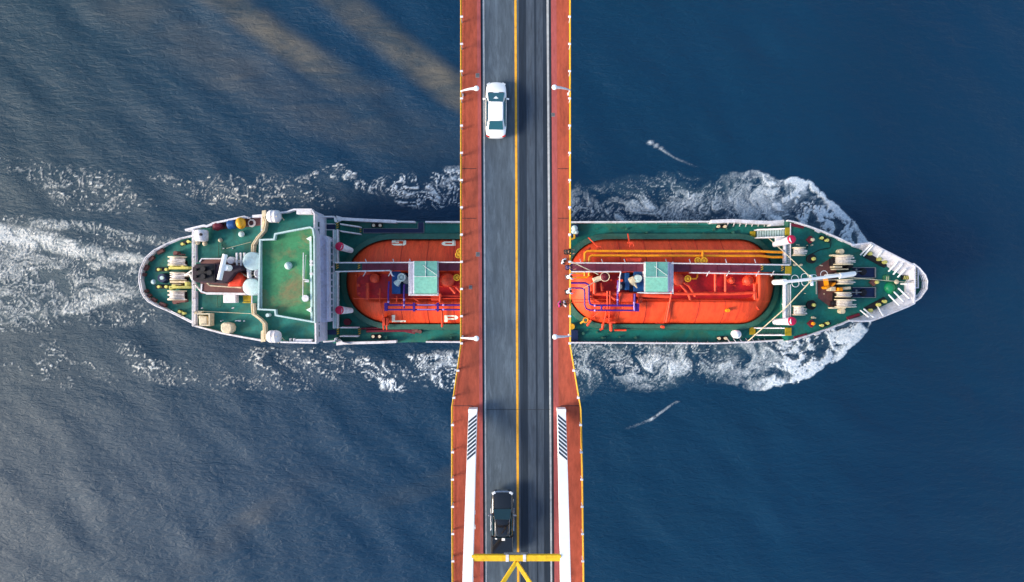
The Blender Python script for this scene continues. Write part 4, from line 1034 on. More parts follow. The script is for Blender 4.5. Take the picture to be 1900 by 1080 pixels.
# hatches and raised boxes on the main deck
m = MB(); m.box(674, 424, 786, 432, ZM, ZM+.10); m.box(776, 412, 786, 424, ZM, ZM+.10); put(m, 'pipe_trench', 'navy')
m = MB(); m.wall([(674, 424), (775.5, 424), (775.5, 413)], ZM, ZM+.16, .05); m.wall([(674, 424), (674, 432.3), (786.5, 432.3), (786.5, 413)], ZM, ZM+.16, .05); put(m, 'trench_edge', 'steel_grey')
m = MB(); m.pt([(680, 614, ZM+.35), (760, 613, ZM+.35), (780, 615, ZM+.3)], .18); m.cut(); m.pt([(670, 610, ZM+.3), (715, 608, ZM+.3), (770, 618, ZM+.2)], .12); put(m, 'hose', 'maroon')
m = MB(); m.cyl(779, 615.5, ZM, ZM+.6, .22); m.box(764, 611, 776, 617, ZM, ZM+.5); put(m, 'valve_block', 'brown_deck')
m = MB(); m.cyl(1368, 620.5, ZM, ZM+1.0, .5, .5, 16); m.dome(1366, 620, ZM+1.0, .5, .3); put(m, 'white_drum', 'rib_white')
m = MB(); m.box(1060, 416, 1073, 440, ZM, ZM+.6); m.cut(); m.box(1060, 612, 1073, 634, ZM, ZM+.5); put(m, 'locker', 'navy', bevel=.05)
m = MB(); m.sphere(W(1066, 424, ZM+.9), .4); m.sphere(W(1069, 431, ZM+.8), .3); m.sphere(W(1064, 430, ZM+.8), .28); put(m, 'locker_cover', 'paleblue')
m = MB(); m.pt([(1066, 435, ZM+1), (1066, 442, ZM+1), (1060, 444, ZM+1)], .13); m.cut(); m.cyl(1061, 606, ZM, ZM+1, .35); m.cut(); m.pt([(1077, 600, ZM+1.1), (1083, 596, ZM+1.3)], .12); put(m, 'yellow_fitting', 'yellow')
m = MB(); m.ring(W(1087, 594, ZM+1.6), .28, .08); put(m, 'lifebuoy', 'orange_pipe')
m = MB()
for y in (421.5, 425): m.pt([(1220, y-2, ZM+.12), (1320, y-1.5, ZM+.12)], .03, 5)
m.pt([(1090, 611, ZM+.5), (1240, 611, ZM+.5), (1340, 613, ZM+.4)], .04, 5); put(m, 'deck_cable', 'skirt_green')
random.seed(21)
def clutter(name, mt, x0, x1, ys_, z, n_, par, smin=1.2, smax=3.2, h=.5):
    for k in range(n_):
        x, y = random.uniform(x0, x1), random.choice(ys_)+random.uniform(-1.2, 1.2); m = MB(); t = random.random()
        if t < .4: m.cyl(x, y, z, z+random.uniform(.2, h), random.uniform(.08, .18))
        elif t < .75: m.obox(x, y, random.uniform(smin, smax), random.uniform(1, 2), random.choice((0, 90, 0, 25)), z, z+random.uniform(.15, h))
        else: m.pt([(x, y, z+.25), (x+random.uniform(2, 8), y+random.uniform(-1.5, 1.5), z+.25)], .06, 6)
        put(m, name, mt, par)
clutter('deck_fitting', 'skirt_green', 1080, 1380, (425, 432, 612, 618, 626), ZM, 26, md); clutter('deck_fitting', 'skirt_green', 690, 850, (437, 612, 620, 628), ZM, 12, md)
clutter('deck_fitting', 'cream', 1475, 1600, (455, 492, 545, 590), ZF, 14, fd_, 1, 2.5, .4); clutter('deck_fitting', 'white', 370, 470, (460, 470, 572, 595), 8.55, 12, bdk if 'bdk' in globals() else ad, 1, 2.5, .4)
clutter('tank_fitting', 'tank_fit', 660, 716, (512, 530, 545), 6.0, 8, t1, 1.5, 4, .6); clutter('tank_fitting', 'tank_fit', 815, 850, (510, 530, 545), 6.0, 8, t1, 1.5, 4, .7)
clutter('tank_fitting', 'tank_fit', 1105, 1160, (520, 534, 548), 6.0, 14, t2, 1.5, 4, .9); clutter('tank_fitting', 'tank_fit', 1255, 1400, (512, 528, 542), 6.0, 16, t2, 1.5, 5, .6)
# ---- pump house canopies
def canopy(x0, x1, y0, y1, ym, side):
    m = MB(); z = 9.2
    e0, e1 = (x0+8, x1) if side < 0 else (x0, x1-8)
    m.poly([(e0, y0), (e1, y0), (e1, ym), (e0, ym)], 6.2, z-.15)
    h0 = put(m, 'canopy_house', 'white')
    r0, r1 = W(e0, ym, z+.8), W(e1, ym, z+.8)
    def roof(pa, pb, qa, qb, mt, nm):
        m = MB(); m.prism([pa, pb, qb, qa], [v-Vector((0, 0, .1)) for v in (pa, pb, qb, qa)]); put(m, nm, mt, h0)
    roof(W(e0, y0, z-.12), W(e1, y0, z-.12), r0, r1, 'canopy', 'canopy_roof')
    roof(r0, r1, W(e0, y1, z-.12), W(e1, y1, z-.12), 'canopy', 'canopy_roof')
    if side < 0: roof(W(x0, y0+1, z-1.2), W(x0, y1, z-1.2), W(e0, y0, z-.1), W(e0, y1, z-.1), 'house_white', 'awning')
    else: roof(W(x1, y0+1, z-1.2), W(x1, y1, z-1.2), W(e1, y0, z-.1), W(e1, y1, z-.1), 'house_white', 'awning')
    m = MB(); m.wall([(x0-1.5, y0), (x0-1.5, y1+2.5), (x1+1.5, y1+2.5), (x1+1.5, y0)], z-.5, z-.35, .14)
    m.tube([r0+Vector((0, 0, .02)), r1+Vector((0, 0, .02))], .03, 5); m.pt([((e0+e1)/2, y0, z-.05), ((e0+e1)/2, ym, z+.84)], .03, 5); m.pt([(e0+(e1-e0)*.4, y0+8, z+.2), (e1, ym-2, z+.85)], .025, 5); put(m, 'canopy_frame', 'white', h0)
canopy(760.5, 811, 484.5, 545, 513, -1); canopy(1198, 1247, 486, 541.5, 514, 1)
# ---- pipework
m = MB(); zp = 7.4
m.pt([(1085, 512, 7.0), (1085, 484, zp), (1085, 470, zp), (1089, 466, zp), (1320, 466, zp), (1410, 466, zp), (1432, 467.5, zp), (1452, 468, zp)], .15)
m.cut(); m.pt([(1093, 512, 7.0), (1093, 484, zp), (1093, 478, zp), (1097, 474, zp), (1320, 474.5, zp), (1410, 474.5, zp), (1432, 477, zp), (1452, 477, zp)], .15)
m.cut(); m.pt([(1040, 507, 7), (1082, 507, 7), (1085, 505, 7)], .12); m.cut(); m.pt([(1040, 515, 7), (1088, 515, 7), (1093, 511, 7)], .12)
m.cut(); m.pt([(1304, 467, 7.4), (1304, 480, 7.6)], .16); m.cut(); m.pt([(1277, 517, 7), (1292, 517, 7), (1294, 514, 7), (1294, 504, 7)], .1); put(m, 'liquid_pipe', 'orange_pipe')
def valve(x, y, z, r_, mt='yellow'):
    m = MB(); m.cyl(x, y, z-.5, z, r_*.4); m.ring(W(x, y, z+.05), r_, r_*.22, 16); m.cyl(x, y, z, z+.12, r_*.45)
    c = W(x, y, z+.05)
    for a in (0, math.pi/3, 2*math.pi/3): dv = Vector((math.cos(a), math.sin(a), 0))*r_; m.tube([c-dv, c+dv], r_*.13, 5)
    put(m, 'valve', mt)
for x, y in ((1295, 483.5), (1307, 483.5), (1276.5, 517), (847.5, 515), (853, 467), (851, 473)): valve(x, y, 8.2, .33)
m = MB(); zq = 7.3
m.pt([(1040, 525, zq), (1086, 525, zq), (1092, 528, zq), (1093, 534, zq), (1093, 556, zq), (1095, 564, zq), (1102, 566.5, zq), (1186, 567, zq)], .12)
m.cut(); m.pt([(1040, 534.5, zq), (1079, 534.5, zq), (1084, 537, zq), (1085, 543, zq), (1085, 566, zq), (1088, 573, zq), (1096, 575.5, zq), (1182, 576, zq)], .10)
m.pt([(1116, 567, zq), (1116, 576, zq)], .13); m.cut(); m.pt([(1146, 567, zq), (1146, 545, zq+.4), (1147, 520, zq+.4)], .12); m.cut(); m.pt([(1177, 568, zq), (1178, 545, zq+.3)], .14)
m.box(1179, 563, 1186, 578, zq-.2, zq+.25)
m.cut(); m.pt([(713, 566, zq), (760, 566, zq), (900, 566, zq), (1000, 566, zq)], .10); m.cut(); m.pt([(716, 574.5, zq), (780, 574.5, zq), (900, 574.5, zq), (1000, 574.5, zq)], .09)
m.cut(); m.pt([(720.5, 567, zq), (720.5, 540, zq+.3), (722, 522, zq+.3)], .10); m.cut(); m.pt([(750, 572, zq), (749.5, 545, zq+.3), (750, 528, zq+.3)], .10); m.box(713, 562, 719, 577, zq-.2, zq+.2); m.box(766, 562, 770, 578, zq-.2, zq+.22); m.box(810, 562, 814, 578, zq-.2, zq+.22); put(m, 'vapour_pipe', 'purple')
m = MB()
for y, a, b_ in ((565.6, 774, 808), (574, 774, 808)): m.cut(); m.pt([(a, y, zq+.15), (b_, y, zq+.15)], .05, 6)
for p in ((720.5, 560), (750, 556), (750, 566), (1177, 562), (1146, 556), (1104, 567), (1104, 576), (823, 566), (823, 574)): m.cut(); m.sphere(W(*p, zq+.25), .14)
m.cut(); m.pt([(1177, 576, zq+.3), (1176.5, 560, zq+.4)], .08); m.pt([(1147, 545, zq+.55), (1147, 524, zq+.55)], .05); put(m, 'pipe_fitting', 'lilac')
# orange and red fittings on the tanks
m = MB()
m.pt([(656, 554, 7.2), (760, 554, 7.2), (900, 554, 7.2), (1000, 554, 7.2)], .05); m.cut(); m.pt([(760, 549, 7.0), (900, 549.5, 7.0), (1000, 549.5, 7)], .05); m.cut(); m.pt([(682, 557, 6.9), (682, 525, 6.9)], .2); m.cut(); m.pt([(816, 562, 7.3), (817, 545, 7.3)], .13); m.cut(); m.pt([(820, 576, 6.8), (820.5, 606, 5.1)], .13)
m.cut(); m.pt([(705, 535, 6.8), (705, 560, 6.8), (712, 590, 6.3)], .06); m.cut(); m.pt([(835, 532, 6.9), (845, 544, 6.9)], .18); m.cut(); m.pt([(846, 532, 6.9), (858, 545, 6.9)], .16); m.cut(); m.pt([(736, 549, 7), (736, 561, 7)], .1); m.cut(); m.pt([(766, 552, 7.1), (778, 560, 7.1)], .09); m.cut(); m.box(800, 548, 814, 558, 6.2, 7.0)
m.cut(); m.box(709, 590, 714, 604, 5.2, 6.4); m.cut(); m.box(716, 590, 719, 604, 5.2, 6.3); m.cut(); m.pt([(711, 600, 6), (712, 611, 5)], .1); m.cut(); m.pt([(717, 600, 6), (718, 611, 5)], .1)
for x in (1327, 1346): m.cut(); m.cut(); m.pt([(x, 507, 7.0), (x, 543, 6.6)], .16)
m.cut(); m.pt([(1399.5, 528, 6.7), (1400, 545, 6.7), (1401, 556, 6.6)], .14); m.cut(); m.pt([(1418, 535, 6.2), (1409, 556, 6.0)], .18); m.cut(); m.pt([(1400, 563, 6.2), (1408, 574, 5.8)], .13); m.cut(); m.pt([(1400, 512, 6.8), (1424, 512, 6.3)], .05)
m.cut(); m.pt([(1248, 515, 7.2), (1246, 545, 7.2), (1243, 560, 7.1), (1236, 598, 5.7)], .12); m.cut(); m.pt([(1240, 560, 7.05), (1232, 598, 5.7)], .05); m.cut(); m.cyl(1231, 607, ZM, 5.6, .16); m.cut(); m.pt([(1216, 599.5, 5.9), (1232, 599.5, 5.9)], .04)
m.cut(); m.pt([(1060, 556, 7.2), (1160, 556, 7.2), (1300, 557, 7.2), (1427, 559, 6.0)], .035, 5); m.cut(); m.pt([(1060, 561, 6.9), (1118, 561, 7)], .04)
m.cut(); m.pt([(1103, 523, 7.5), (1103, 545, 7.3)], .22); m.cut(); m.pt([(1092, 545, 6.9), (1160, 546, 6.9), (1245, 550, 7.0)], .25); m.cut(); m.pt([(1115, 525, 7), (1117, 540, 7)], .16); m.cut(); m.pt([(1127, 540, 7.3), (1127, 573, 7.3)], .1); m.cut(); m.pt([(1132, 540, 7.3), (1132, 573, 7.3)], .08)
m.cut(); m.pt([(1100, 545, 7.1), (1096, 552, 7.1), (1115, 562, 7)], .12); m.cut(); m.pt([(1125, 545, 7.2), (1142, 556, 7.2)], .16); m.cut(); m.pt([(1156, 574, 7.2), (1156, 565, 7.2)], .06); m.cut(); m.box(1150, 545, 1174, 560, 6.2, 7.3); m.cut(); m.box(1184, 552, 1192, 562, 6.2, 7.1)
m.cut(); m.pt([(1262, 527, 7.1), (1277, 545, 6.9), (1281, 556, 6.8)], .16); m.cut(); m.pt([(1268, 524, 7.1), (1278, 530, 7.0), (1290, 550, 6.8)], .15); m.cut(); m.pt([(1248, 545, 7), (1360, 545, 6.7), (1400, 543, 6.7)], .18)
m.cut(); m.pt([(1097, 593, 5.9), (1090, 604, 4.9)], .14); m.cut(); m.pt([(1119, 600, 5.6), (1118, 610, 4.9), (1113, 612, 4.9)], .16); m.cut(); m.pt([(1133, 598, 5.6), (1134, 613, 4.9)], .2); m.cut(); m.pt([(1140, 612.5, 4.8), (1162, 612.5, 4.8)], .12); m.cut(); m.pt([(1125, 577, 7), (1122, 592, 6.2), (1120, 600, 5.7)], .09); m.cut(); m.pt([(1131, 577, 7), (1130, 598, 5.8)], .09)
m.cut(); m.box(1118, 590, 1130, 592, 5.5, 6.3); m.cut(); m.box(1128, 597, 1142, 600, 5.2, 6.0); m.cut(); m.pt([(1088, 571, 6.3), (1095, 580, 6.0)], .06); m.cut(); m.pt([(1100, 588, 6), (1118, 575, 6.8), (1128, 568, 7.1)], .04)
m.cut(); m.pt([(1165, 434, 5.0), (1168, 450, 6.1), (1172, 455, 6.6)], .09); m.cut(); m.pt([(1092, 441, 4.9), (1110, 459, 6.3)], .07); m.cut(); m.box(1165, 449, 1175, 452.5, 6, 6.5); m.cut(); m.ring(W(1112, 461, 6.9), .25, .05); m.cut(); m.ring(W(1172, 456, 6.9), .25, .05); m.cut(); m.box(1163.5, 479, 1190, 487, 6.5, 7.5)
m.cut(); m.pt([(1084, 468, 6.6), (1095, 460, 6.2)], .16); put(m, 'tank_pipework', 'tank_fit')
def tdome(x, y, z, r_, h_, mt, ringmt=None):
    m = MB(); c = W(x, y, z+h_); c.z = z
    m.lathe(c-Vector((0, 0, .8)), c+Vector((0, 0, h_)), [(0, r_), (.75, r_), (.9, r_*.85), (1, r_*.1)], 24); m.ring(c+Vector((0, 0, h_*.3)), r_*1.02, .05)
    for k in range(10): a = k*.628; m.sphere(c+Vector((math.cos(a)*r_*1.05, math.sin(a)*r_*1.05, h_*.35)), .06, 6)
    put(m, 'tank_dome', mt)
tdome(829.5, 519.5, 6.9, .78, .5, 'tank_fit'); tdome(694, 516.5, 6.9, .5, .5, 'tank_fit'); tdome(1258.5, 519, 6.9, .72, .5, 'tank_fit'); tdome(1358.5, 520.5, 6.7, .33, .3, 'tank_fit'); tdome(1389.5, 520.5, 6.5, .56, .3, 'tank_fit'); tdome(1122.5, 513.5, 7.4, .52, .5, 'maroon')
m = MB(); m.ring(W(1122.5, 513.5, 8.0), .52, .05); m.obox(1108, 518, 14, 9, 20, 6.8, 7.8); put(m, 'relief_cowl', 'cream', bevel=.08)
m = MB(); m.cyl(1351.5, 576, 5.6, 6.9, .2); put(m, 'gauge_post', 'orange_pipe')
m = MB(); m.box(727, 503, 743, 545.5, 6.0, 7.0); m.cut(); m.box(1160, 506, 1168, 538, 6, 6.9); m.cut(); m.box(1176, 503, 1197, 541, 6, 6.95); put(m, 'machinery_platform', 'blue', bevel=.04)
m = MB(); m.box(743, 506, 760, 545, 6.0, 6.5); m.cut(); m.box(1168, 510, 1176, 541, 6, 6.5); m.cut(); m.box(1152, 506, 1160, 538, 6, 6.45); put(m, 'machinery_well', 'navy')
m = MB(); m.cyl(745, 514.5, 7, 7.9, .48, .46); m.ring(W(745, 514.5, 8.05), .40, .09); m.cyl(745, 514.5, 7.9, 8.1, .16); a = W(744, 517, 7.7); b_ = W(735.5, 527, 7.4); m.tube([a, b_], .2, 12, .4); put(m, 'blower', 'paleblue')
m = MB(); m.cyl(1183.5, 517, 7, 7.9, .46, .46); m.cyl(1186, 516, 7.9, 8.1, .38, .34); put(m, 'blower', 'paleblue')
m = MB(); a = W(1179, 517, 7.6); b_ = W(1171, 523, 7.3); m.tube([a, b_], .4, 12, .55); m.tube([W(1176, 524, 7.6), W(1182, 534, 7.2)], .22, 10, .08); put(m, 'blower_cowl', 'cream')
m = MB(); m.cyl(753.5, 520, 6.5, 7.4, .42, .42); m.cut(); m.cyl(1150, 532, 6.5, 7.3, .3, .3); put(m, 'motor', 'steel_grey')
# ---- accommodation
m = MB(); m.poly([(358, 428), (378, 420), (393, 415), (453, 403), (484, 401.5), (492, 401), (492, 632), (440, 624), (410, 618), (358, 603)], ZA, 8.5); bdk = put(m, 'boat_deck_house', 'house_white')
m = MB(); m.poly([(359, 429), (378, 421), (393, 416), (453, 404), (484, 403), (492, 403), (492, 630), (440, 622.5), (410, 616.5), (359, 602)], 8.5, 8.53); put(m, 'boat_deck', 'deck_green', bdk)
m = MB(); m.wall([(343, 427), (378, 418.5), (383, 420), (393, 416)], 8.2, 9.2, .26); m.cut(); m.wall([(393, 414.5), (453, 402), (460, 404)], 8.2, 9.3, .22); m.cut(); m.wall([(468, 401.5), (486, 400)], 8.2, 9.3, .3)
m.cut(); m.wall([(358, 604), (410, 618), (440, 624), (484, 632)], 8.3, 9.1, .18); m.cut(); m.rail([(357.5, 425), (357.5, 605)], 8.5, 1.0, 1.5, .06); m.cut(); m.wall([(363.5, 430), (363.5, 487)], 8.5, 8.8, .22); m.cut(); m.wall([(361.5, 540), (361.5, 603)], 8.5, 8.8, .1); m.cut(); m.wall([(365, 540), (365, 603)], 8.5, 8.8, .1); put(m, 'boat_deck_bulwark', 'white', bdk)
m = MB(); m.poly([(394, 417.5), (484, 401.5), (486, 418), (440, 423), (394, 427)], 8.53, 8.56); put(m, 'brown_deck_patch', 'brown_deck', bdk)
wing = [(484, 401), (494, 396), (532, 393), (545, 389), (577, 389), (583, 397), (585.5, 636.5), (520, 635), (484, 632), (491, 622), (491, 600), (483, 590), (468, 583), (466, 566), (466, 470), (466, 455), (475, 445), (484, 432)]
m = MB(); m.poly(wing, ZA-.1, 11.0); whs = put(m, 'bridge_deck_house', 'house_white')
m = MB(); m.poly([(486, 403), (495, 398), (532, 395), (546, 391), (576, 391), (581, 399), (583.5, 634), (520, 633), (487, 630), (493, 621), (493, 599), (484, 589), (470, 581), (468, 566), (468, 470), (468, 456), (477, 446), (486, 433)], 11.0, 11.03); put(m, 'bridge_deck', 'deck_green', whs)
m = MB(); m.wall([(512, 395), (532, 393), (545, 388.5), (577, 388.5), (583, 397), (585.5, 636.5), (520, 635)], 10.9, 11.9, .16); m.wall([(550, 393.5), (578, 393.5)], 11, 11.9, .45)
m.cut(); m.wall([(548, 632.5), (578, 632.5)], 11, 11.7, .35); m.cut(); m.wall([(538, 628), (538, 634)], 11, 11.7, .12); m.cut(); m.wall([(545, 628), (545, 634)], 11, 11.7, .12)
put(m, 'wing_bulwark', 'white', whs)
m = MB()
for off in (0, 3.2): m.cut(); m.wall([(487+off, 402), (490+off, 412), (487+off, 428), (476+off, 440), (467+off, 454), (466+off, 469)], 11, 11.5+off*.1, .10); m.cut(); m.wall([(466+off, 563), (467.5+off, 583), (480+off, 592), (488+off, 601), (489+off, 630)], 11, 11.5+off*.1, .10)
m.cut(); m.poly([(486, 391), (493, 390), (494, 421), (485, 424)], 11, 11.25); m.cut(); m.poly([(484, 615), (491, 610), (492, 634), (484, 635)], 11, 11.25); put(m, 'side_ladderway', 'cream', whs)
m = MB(); m.poly([(586, 437), (604, 437), (609.5, 443), (611, 597), (604, 598), (586, 598)], ZA, 8.6); lh = put(m, 'front_house', 'house_white')
m = MB(); m.wall([(600, 441), (606, 446), (607, 594)], 8.6, 8.75, .1); m.wall([(588, 441), (590, 597)], 10.2, 10.5, .25); put(m, 'ledge', 'house_white', lh)
# windows on the front and sides
for zc, y0, y1, xx, nn in ((9.9, 408, 628, 585.5, 17), (7.6, 446, 592, 611, 12)):
    for k in range(nn):
        yy = y0+(y1-y0)*(k+.5)/nn; a = W(xx, yy, zc if xx > 600 else 11.0 if False else zc)
        base = W(xx, yy, 8.6 if xx > 600 else 11.0)
        m = MB(); m.wbox((base.x+.015, base.y, zc-.1), (.06, .55, .5)); put(m, 'window', 'glass', lh if xx > 600 else whs)
mdk = [(482, 445), (508, 444), (510, 434), (540, 428), (575, 421.5), (580, 425), (582.5, 440), (583.5, 598), (515, 586), (511, 585), (510, 575.5), (479, 574)]
m = MB(); m.poly(mdk, 11, 13.3); whh = put(m, 'wheelhouse', 'house_white')
m = MB(); m.poly(mdk, 13.3, 13.33); put(m, 'compass_deck', 'deck_green_worn', whh)
m = MB(); m.wall(mdk, 13.2, 13.95, .16, True); m.wall([(484.5, 449), (484.5, 572)], 13.3, 13.6, .08); m.wall([(576, 440), (578, 598)], 13.3, 13.55, .2); put(m, 'parapet', 'paleblue', whh)
m = MB(); m.dome(534, 493, 13.33, .42, .5); put(m, 'searchlight', 'paleblue', whh)
m = MB(); m.pt([(563, 469, 13.6), (562, 552, 13.6)], .05); m.pt([(567.5, 473, 13.5), (564, 520, 13.5)], .04); m.cyl(566, 553.5, 13.3, 13.75, .36); m.pt([(562, 518, 13.7), (573, 520, 13.7)], .06); m.pt([(565, 522, 13.7), (573, 522.5, 13.7)], .08)
for y in (485, 491, 508): m.cyl(577, y, 13.3, 13.9, .16)
put(m, 'signal_mast', 'white', whh)
for y in (443, 575): 
    m = MB(); m.prism([W(568, y, 13.5), W(577.5, y-5, 13.9), W(577.5, y+5, 13.9)], [W(568, y, 13.34), W(577.5, y-5, 13.34), W(577.5, y+5, 13.34)]); put(m, 'lamp_bracket', 'paleblue', whh)
for k in range(10):
    a = W(585, 440+k*16, 13.3); m = MB(); m.wbox((a.x-.35, a.y, 12.3), (.04, .8, .7)); put(m, 'window', 'glass', whh)
m = MB(); m.cyl(496, 585, 11, 11.8, .2); put(m, 'vent_cap', 'paleblue', whs)
# lifeboat pods
for (cx, cy_) in ((508.5, 401.5), (507.5, 624.5)):
    m = MB(); a, b_ = W(495.5, cy_, 11.9), W(521.5, cy_, 11.9)
    m.lathe(a, b_, [(0, .25), (.06, .5), (.18, .66), (.32, .68), (.34, .72), (.38, .68), (.62, .68), (.64, .72), (.68, .68), (.84, .64), (.95, .46), (1, .2)], 20); lr = put(m, 'life_raft_pod', 'white', whs)
    m = MB()
    for x in (503, 513): m.pt([(x, cy_-9, 11.4), (x, cy_, 12.62), (x, cy_+10, 11.3)], .05, 6)
    m.pt([(516, cy_+12, 11.5), (524, cy_+2, 11.6), (527, cy_+7, 11.4)], .07, 6); put(m, 'cradle', 'cream', lr)
# boat deck fittings
m = MB(); m.lathe(W(374, 426.5, 9.6), W(374, 448, 9.6), [(0, .5), (.05, .66), (.12, .72), (.5, .74), (.9, .70), (.97, .62), (1, .4)], 16); tb = put(m, 'rescue_boat', 'white', bdk)
m = MB(); m.cyl(372, 435, 10.2, 10.4, .16); put(m, 'hatch', 'black', tb)
m = MB(); m.poly([(409, 602), (415, 598), (428, 600), (431, 607), (430, 615), (425, 619), (412, 617), (409, 612)], 8.5, 9.7); put(m, 'deck_locker', 'cream', bdk, bevel=.15)
m = MB(); m.poly([(368, 585), (384, 587), (385, 604), (369, 602)], 8.5, 9.5); put(m, 'deck_locker', 'cream', bdk, bevel=.12)
m = MB(); m.wall([(366, 582.5), (388, 582.5), (388, 604), (370, 603)], 8.5, 9.7, .14); put(m, 'davit_frame', 'cream', bdk)
m = MB()
for x, y in ((367, 450), (380, 452)): m.cut(); m.sphere(W(x, y, 8.9), .28)
m.cut(); m.obox(368, 580, 14, 5, 0, 8.6, 9); put(m, 'fender', 'cream', bdk)
m = MB(); m.box(414, 546.5, 437, 562, 8.5, 9.5); put(m, 'vent_housing', 'white', bdk, bevel=.05)
m = MB(); m.box(451, 548, 471, 559.5, 8.5, 8.75)
m.wall([(450, 561.5), (470, 561.5)], 8.6, 8.85, .1); put(m, 'access_hatch', 'ochre', bdk)
m = MB(); m.sphere(W(448, 434.5, 8.8), .36, 12, .7); put(m, 'mushroom_vent', 'paleblue', bdk)
m = MB(); m.dome(408, 445.5, 8.5, .25, .4); put(m, 'mushroom_vent', 'cream', bdk)
m = MB()
for x in (405.5, 411.5): m.pt([(x, 450, 8.7), (x, 480, 8.9)], .04, 5)
for k in range(8): m.pt([(405.5, 452+k*3.8, 8.8), (411.5, 452+k*3.8, 8.8)], .03, 5)
for x in (403, 409): m.pt([(x, 547, 8.9), (x, 571, 8.7)], .03, 5)
for k in range(6): m.pt([(403, 550+k*4, 8.8), (409, 550+k*4, 8.8)], .03, 5)
put(m, 'deck_ladder', 'skirt_green', bdk)
m = MB(); m.pt([(365, 577, 9.2), (465, 582, 9.4)], .03, 5); m.pt([(420, 461, 9.4), (466, 449, 9.5)], .02, 5); put(m, 'lashing_line', 'cream', bdk)
# funnel block
m = MB(); m.box(372, 481, 458, 545, 8.5, 10.6); fc_ = put(m, 'funnel_casing', 'brown_deck', bdk)
m = MB(); m.wall([(370, 486), (374, 480), (410, 480), (458, 485)], 9.6, 10.8, .12); m.cut(); m.wall([(382, 544.5), (455, 545.5)], 9.6, 10.7, .25); m.cut(); m.wall([(374, 527), (373, 541), (382, 544)], 9.6, 10.7, .16); put(m, 'casing_rail', 'white', fc_)
m = MB(); m.poly([(356, 497), (364, 489), (400, 489), (448, 493), (450, 500), (436, 506), (424, 522), (414, 526), (362, 524), (356, 518)], 8.6, 13.8); fn = put(m, 'funnel', 'soot', bevel=.12)
m = MB(); m.poly([(367, 491), (396, 491), (396, 521), (367, 521)], 13.8, 13.84); put(m, 'funnel_top', 'black', fn)
m = MB()
for (x, y) in ((362, 500), (362, 513), (376, 499), (376, 513), (388, 506)): m.cut(); m.cyl(x, y, 13.8, 14.3, .26 if x > 370 else .14)
m.wall([(398, 490), (398, 524)], 13.8, 13.95, .05); put(m, 'exhaust_pipe', 'black', fn)
m = MB(); m.poly([(429, 504), (437, 502.5), (449, 508), (452, 518), (450, 528), (444, 531), (420, 532), (424, 522)], 10.6, 13.0); put(m, 'orange_casing', 'fl_orange', bdk, bevel=.35)
m = MB(); m.pt([(385, 525, 12.8), (390, 529, 12.4), (448, 533, 11.6)], .12); m.cut(); m.pt([(447, 507, 12.6), (458, 513, 12.6), (470, 511, 12.5)], .08); put(m, 'exhaust_guard', 'cream', fc_)
m = MB(); m.pt([(407, 519, 15.0), (418, 472, 15.0)], .28, 4); m.cyl(417, 496.5, 13.8, 15.0, .34); rd = put(m, 'radar_scanner', 'rib_white', fn)
m = MB(); m.cyl(467, 484.5, 12.6, 13.6, .98, .98, 28); m.dome(467.5, 484.5, 13.6, .98, .12); m.cut(); m.cyl(466, 532.5, 12, 13.2, .92, .92, 28); m.dome(466, 532.5, 13.2, .92, .2); put(m, 'satellite_dome', 'paleblue', whs)
m = MB(); m.cyl(481, 507.5, 12, 12.6, .5, .5); m.ring(W(481, 507.5, 12.8), .5, .08)
for x in (439.5, 447, 454): m.pt([(x, 469, 12.4), (x+.5, 494, 12.4)], .13, 6)
m.pt([(436, 486, 12.1), (466, 487, 12.1)], .08); m.pt([(460, 485, 12.8), (463, 516, 12.8)], .24, 8); m.cyl(462, 501, 11, 12.7, .3); m.cyl(428, 483, 10.6, 11.3, .4); m.pt([(455, 520, 12), (482, 516, 12)], .2); put(m, 'mast_platform', 'white', whs)
m = MB(); m.cyl(472, 500, 11, 12.4, .26); m.box(457, 497, 468, 503, 11, 12.1); put(m, 'mast_base', 'navy', whs)
# ---- mooring winches
def drum(x, y0, y1, z, r_, mt='rope', parent=None, ribs=9, flange=True):
    m = MB(); a, b_ = W(x, y0, z+r_), W(x, y1, z+r_); a.z = b_.z = z+r_*.9
    pr = []
    for i in range(ribs*4+1):
        t = i/(ribs*4); pr.append((t, r_*(.86+.07*math.cos(2*math.pi*t*ribs)+.035*math.sin(i*7.3))))
    m.lathe(a, b_, pr, 18)
    if mt == 'rope':
        for k in range(5):
            t = random.random()*.9+.05; q = a.lerp(b_, t); q.z += r_*.8; m.tube([q+Vector((-r_*.9, 0, -.2)), q+Vector((0, random.uniform(-.1, .1), .08)), q+Vector((r_*1.05+random.random()*.2, random.uniform(-.1, .1), -.25))], .05, 5)
    o = put(m, 'rope_drum' if mt == 'rope' else 'winch_drum', mt, parent)
    if flange:
        m = MB(); d = (b_-a).normalized()
        for q in (a, b_): m.lathe(q-d*.06, q+d*.06, [(0, r_*1.12), (1, r_*1.12)], 22)
        if parent is None or parent == ship: put(m, 'drum_flange', 'cream', o)
        else: m.obj('drum_flange', 'cream', parent, SO)
    return o
def wnch(x, y, z, label): # winch group root: a frame mesh
    m = MB(); m.obox(x, y, 34, 16, 0, z, z+.12); o = put(m, 'mooring_winch', 'black'); o['label'] = label; return o
w1 = wnch(330, 492, ZA, 'after winch nearest the upper rail'); drum(328.5, 477, 492, ZA+.2, .92, 'rope', w1)
w2 = wnch(330, 550, ZA, 'after winch nearest the lower rail'); drum(328, 540, 556, ZA+.2, .92, 'rope', w2)
w3 = wnch(333, 520, ZA, 'middle after winch'); drum(330, 506, 519, ZA+.2, .8, 'rope', w3, 6)
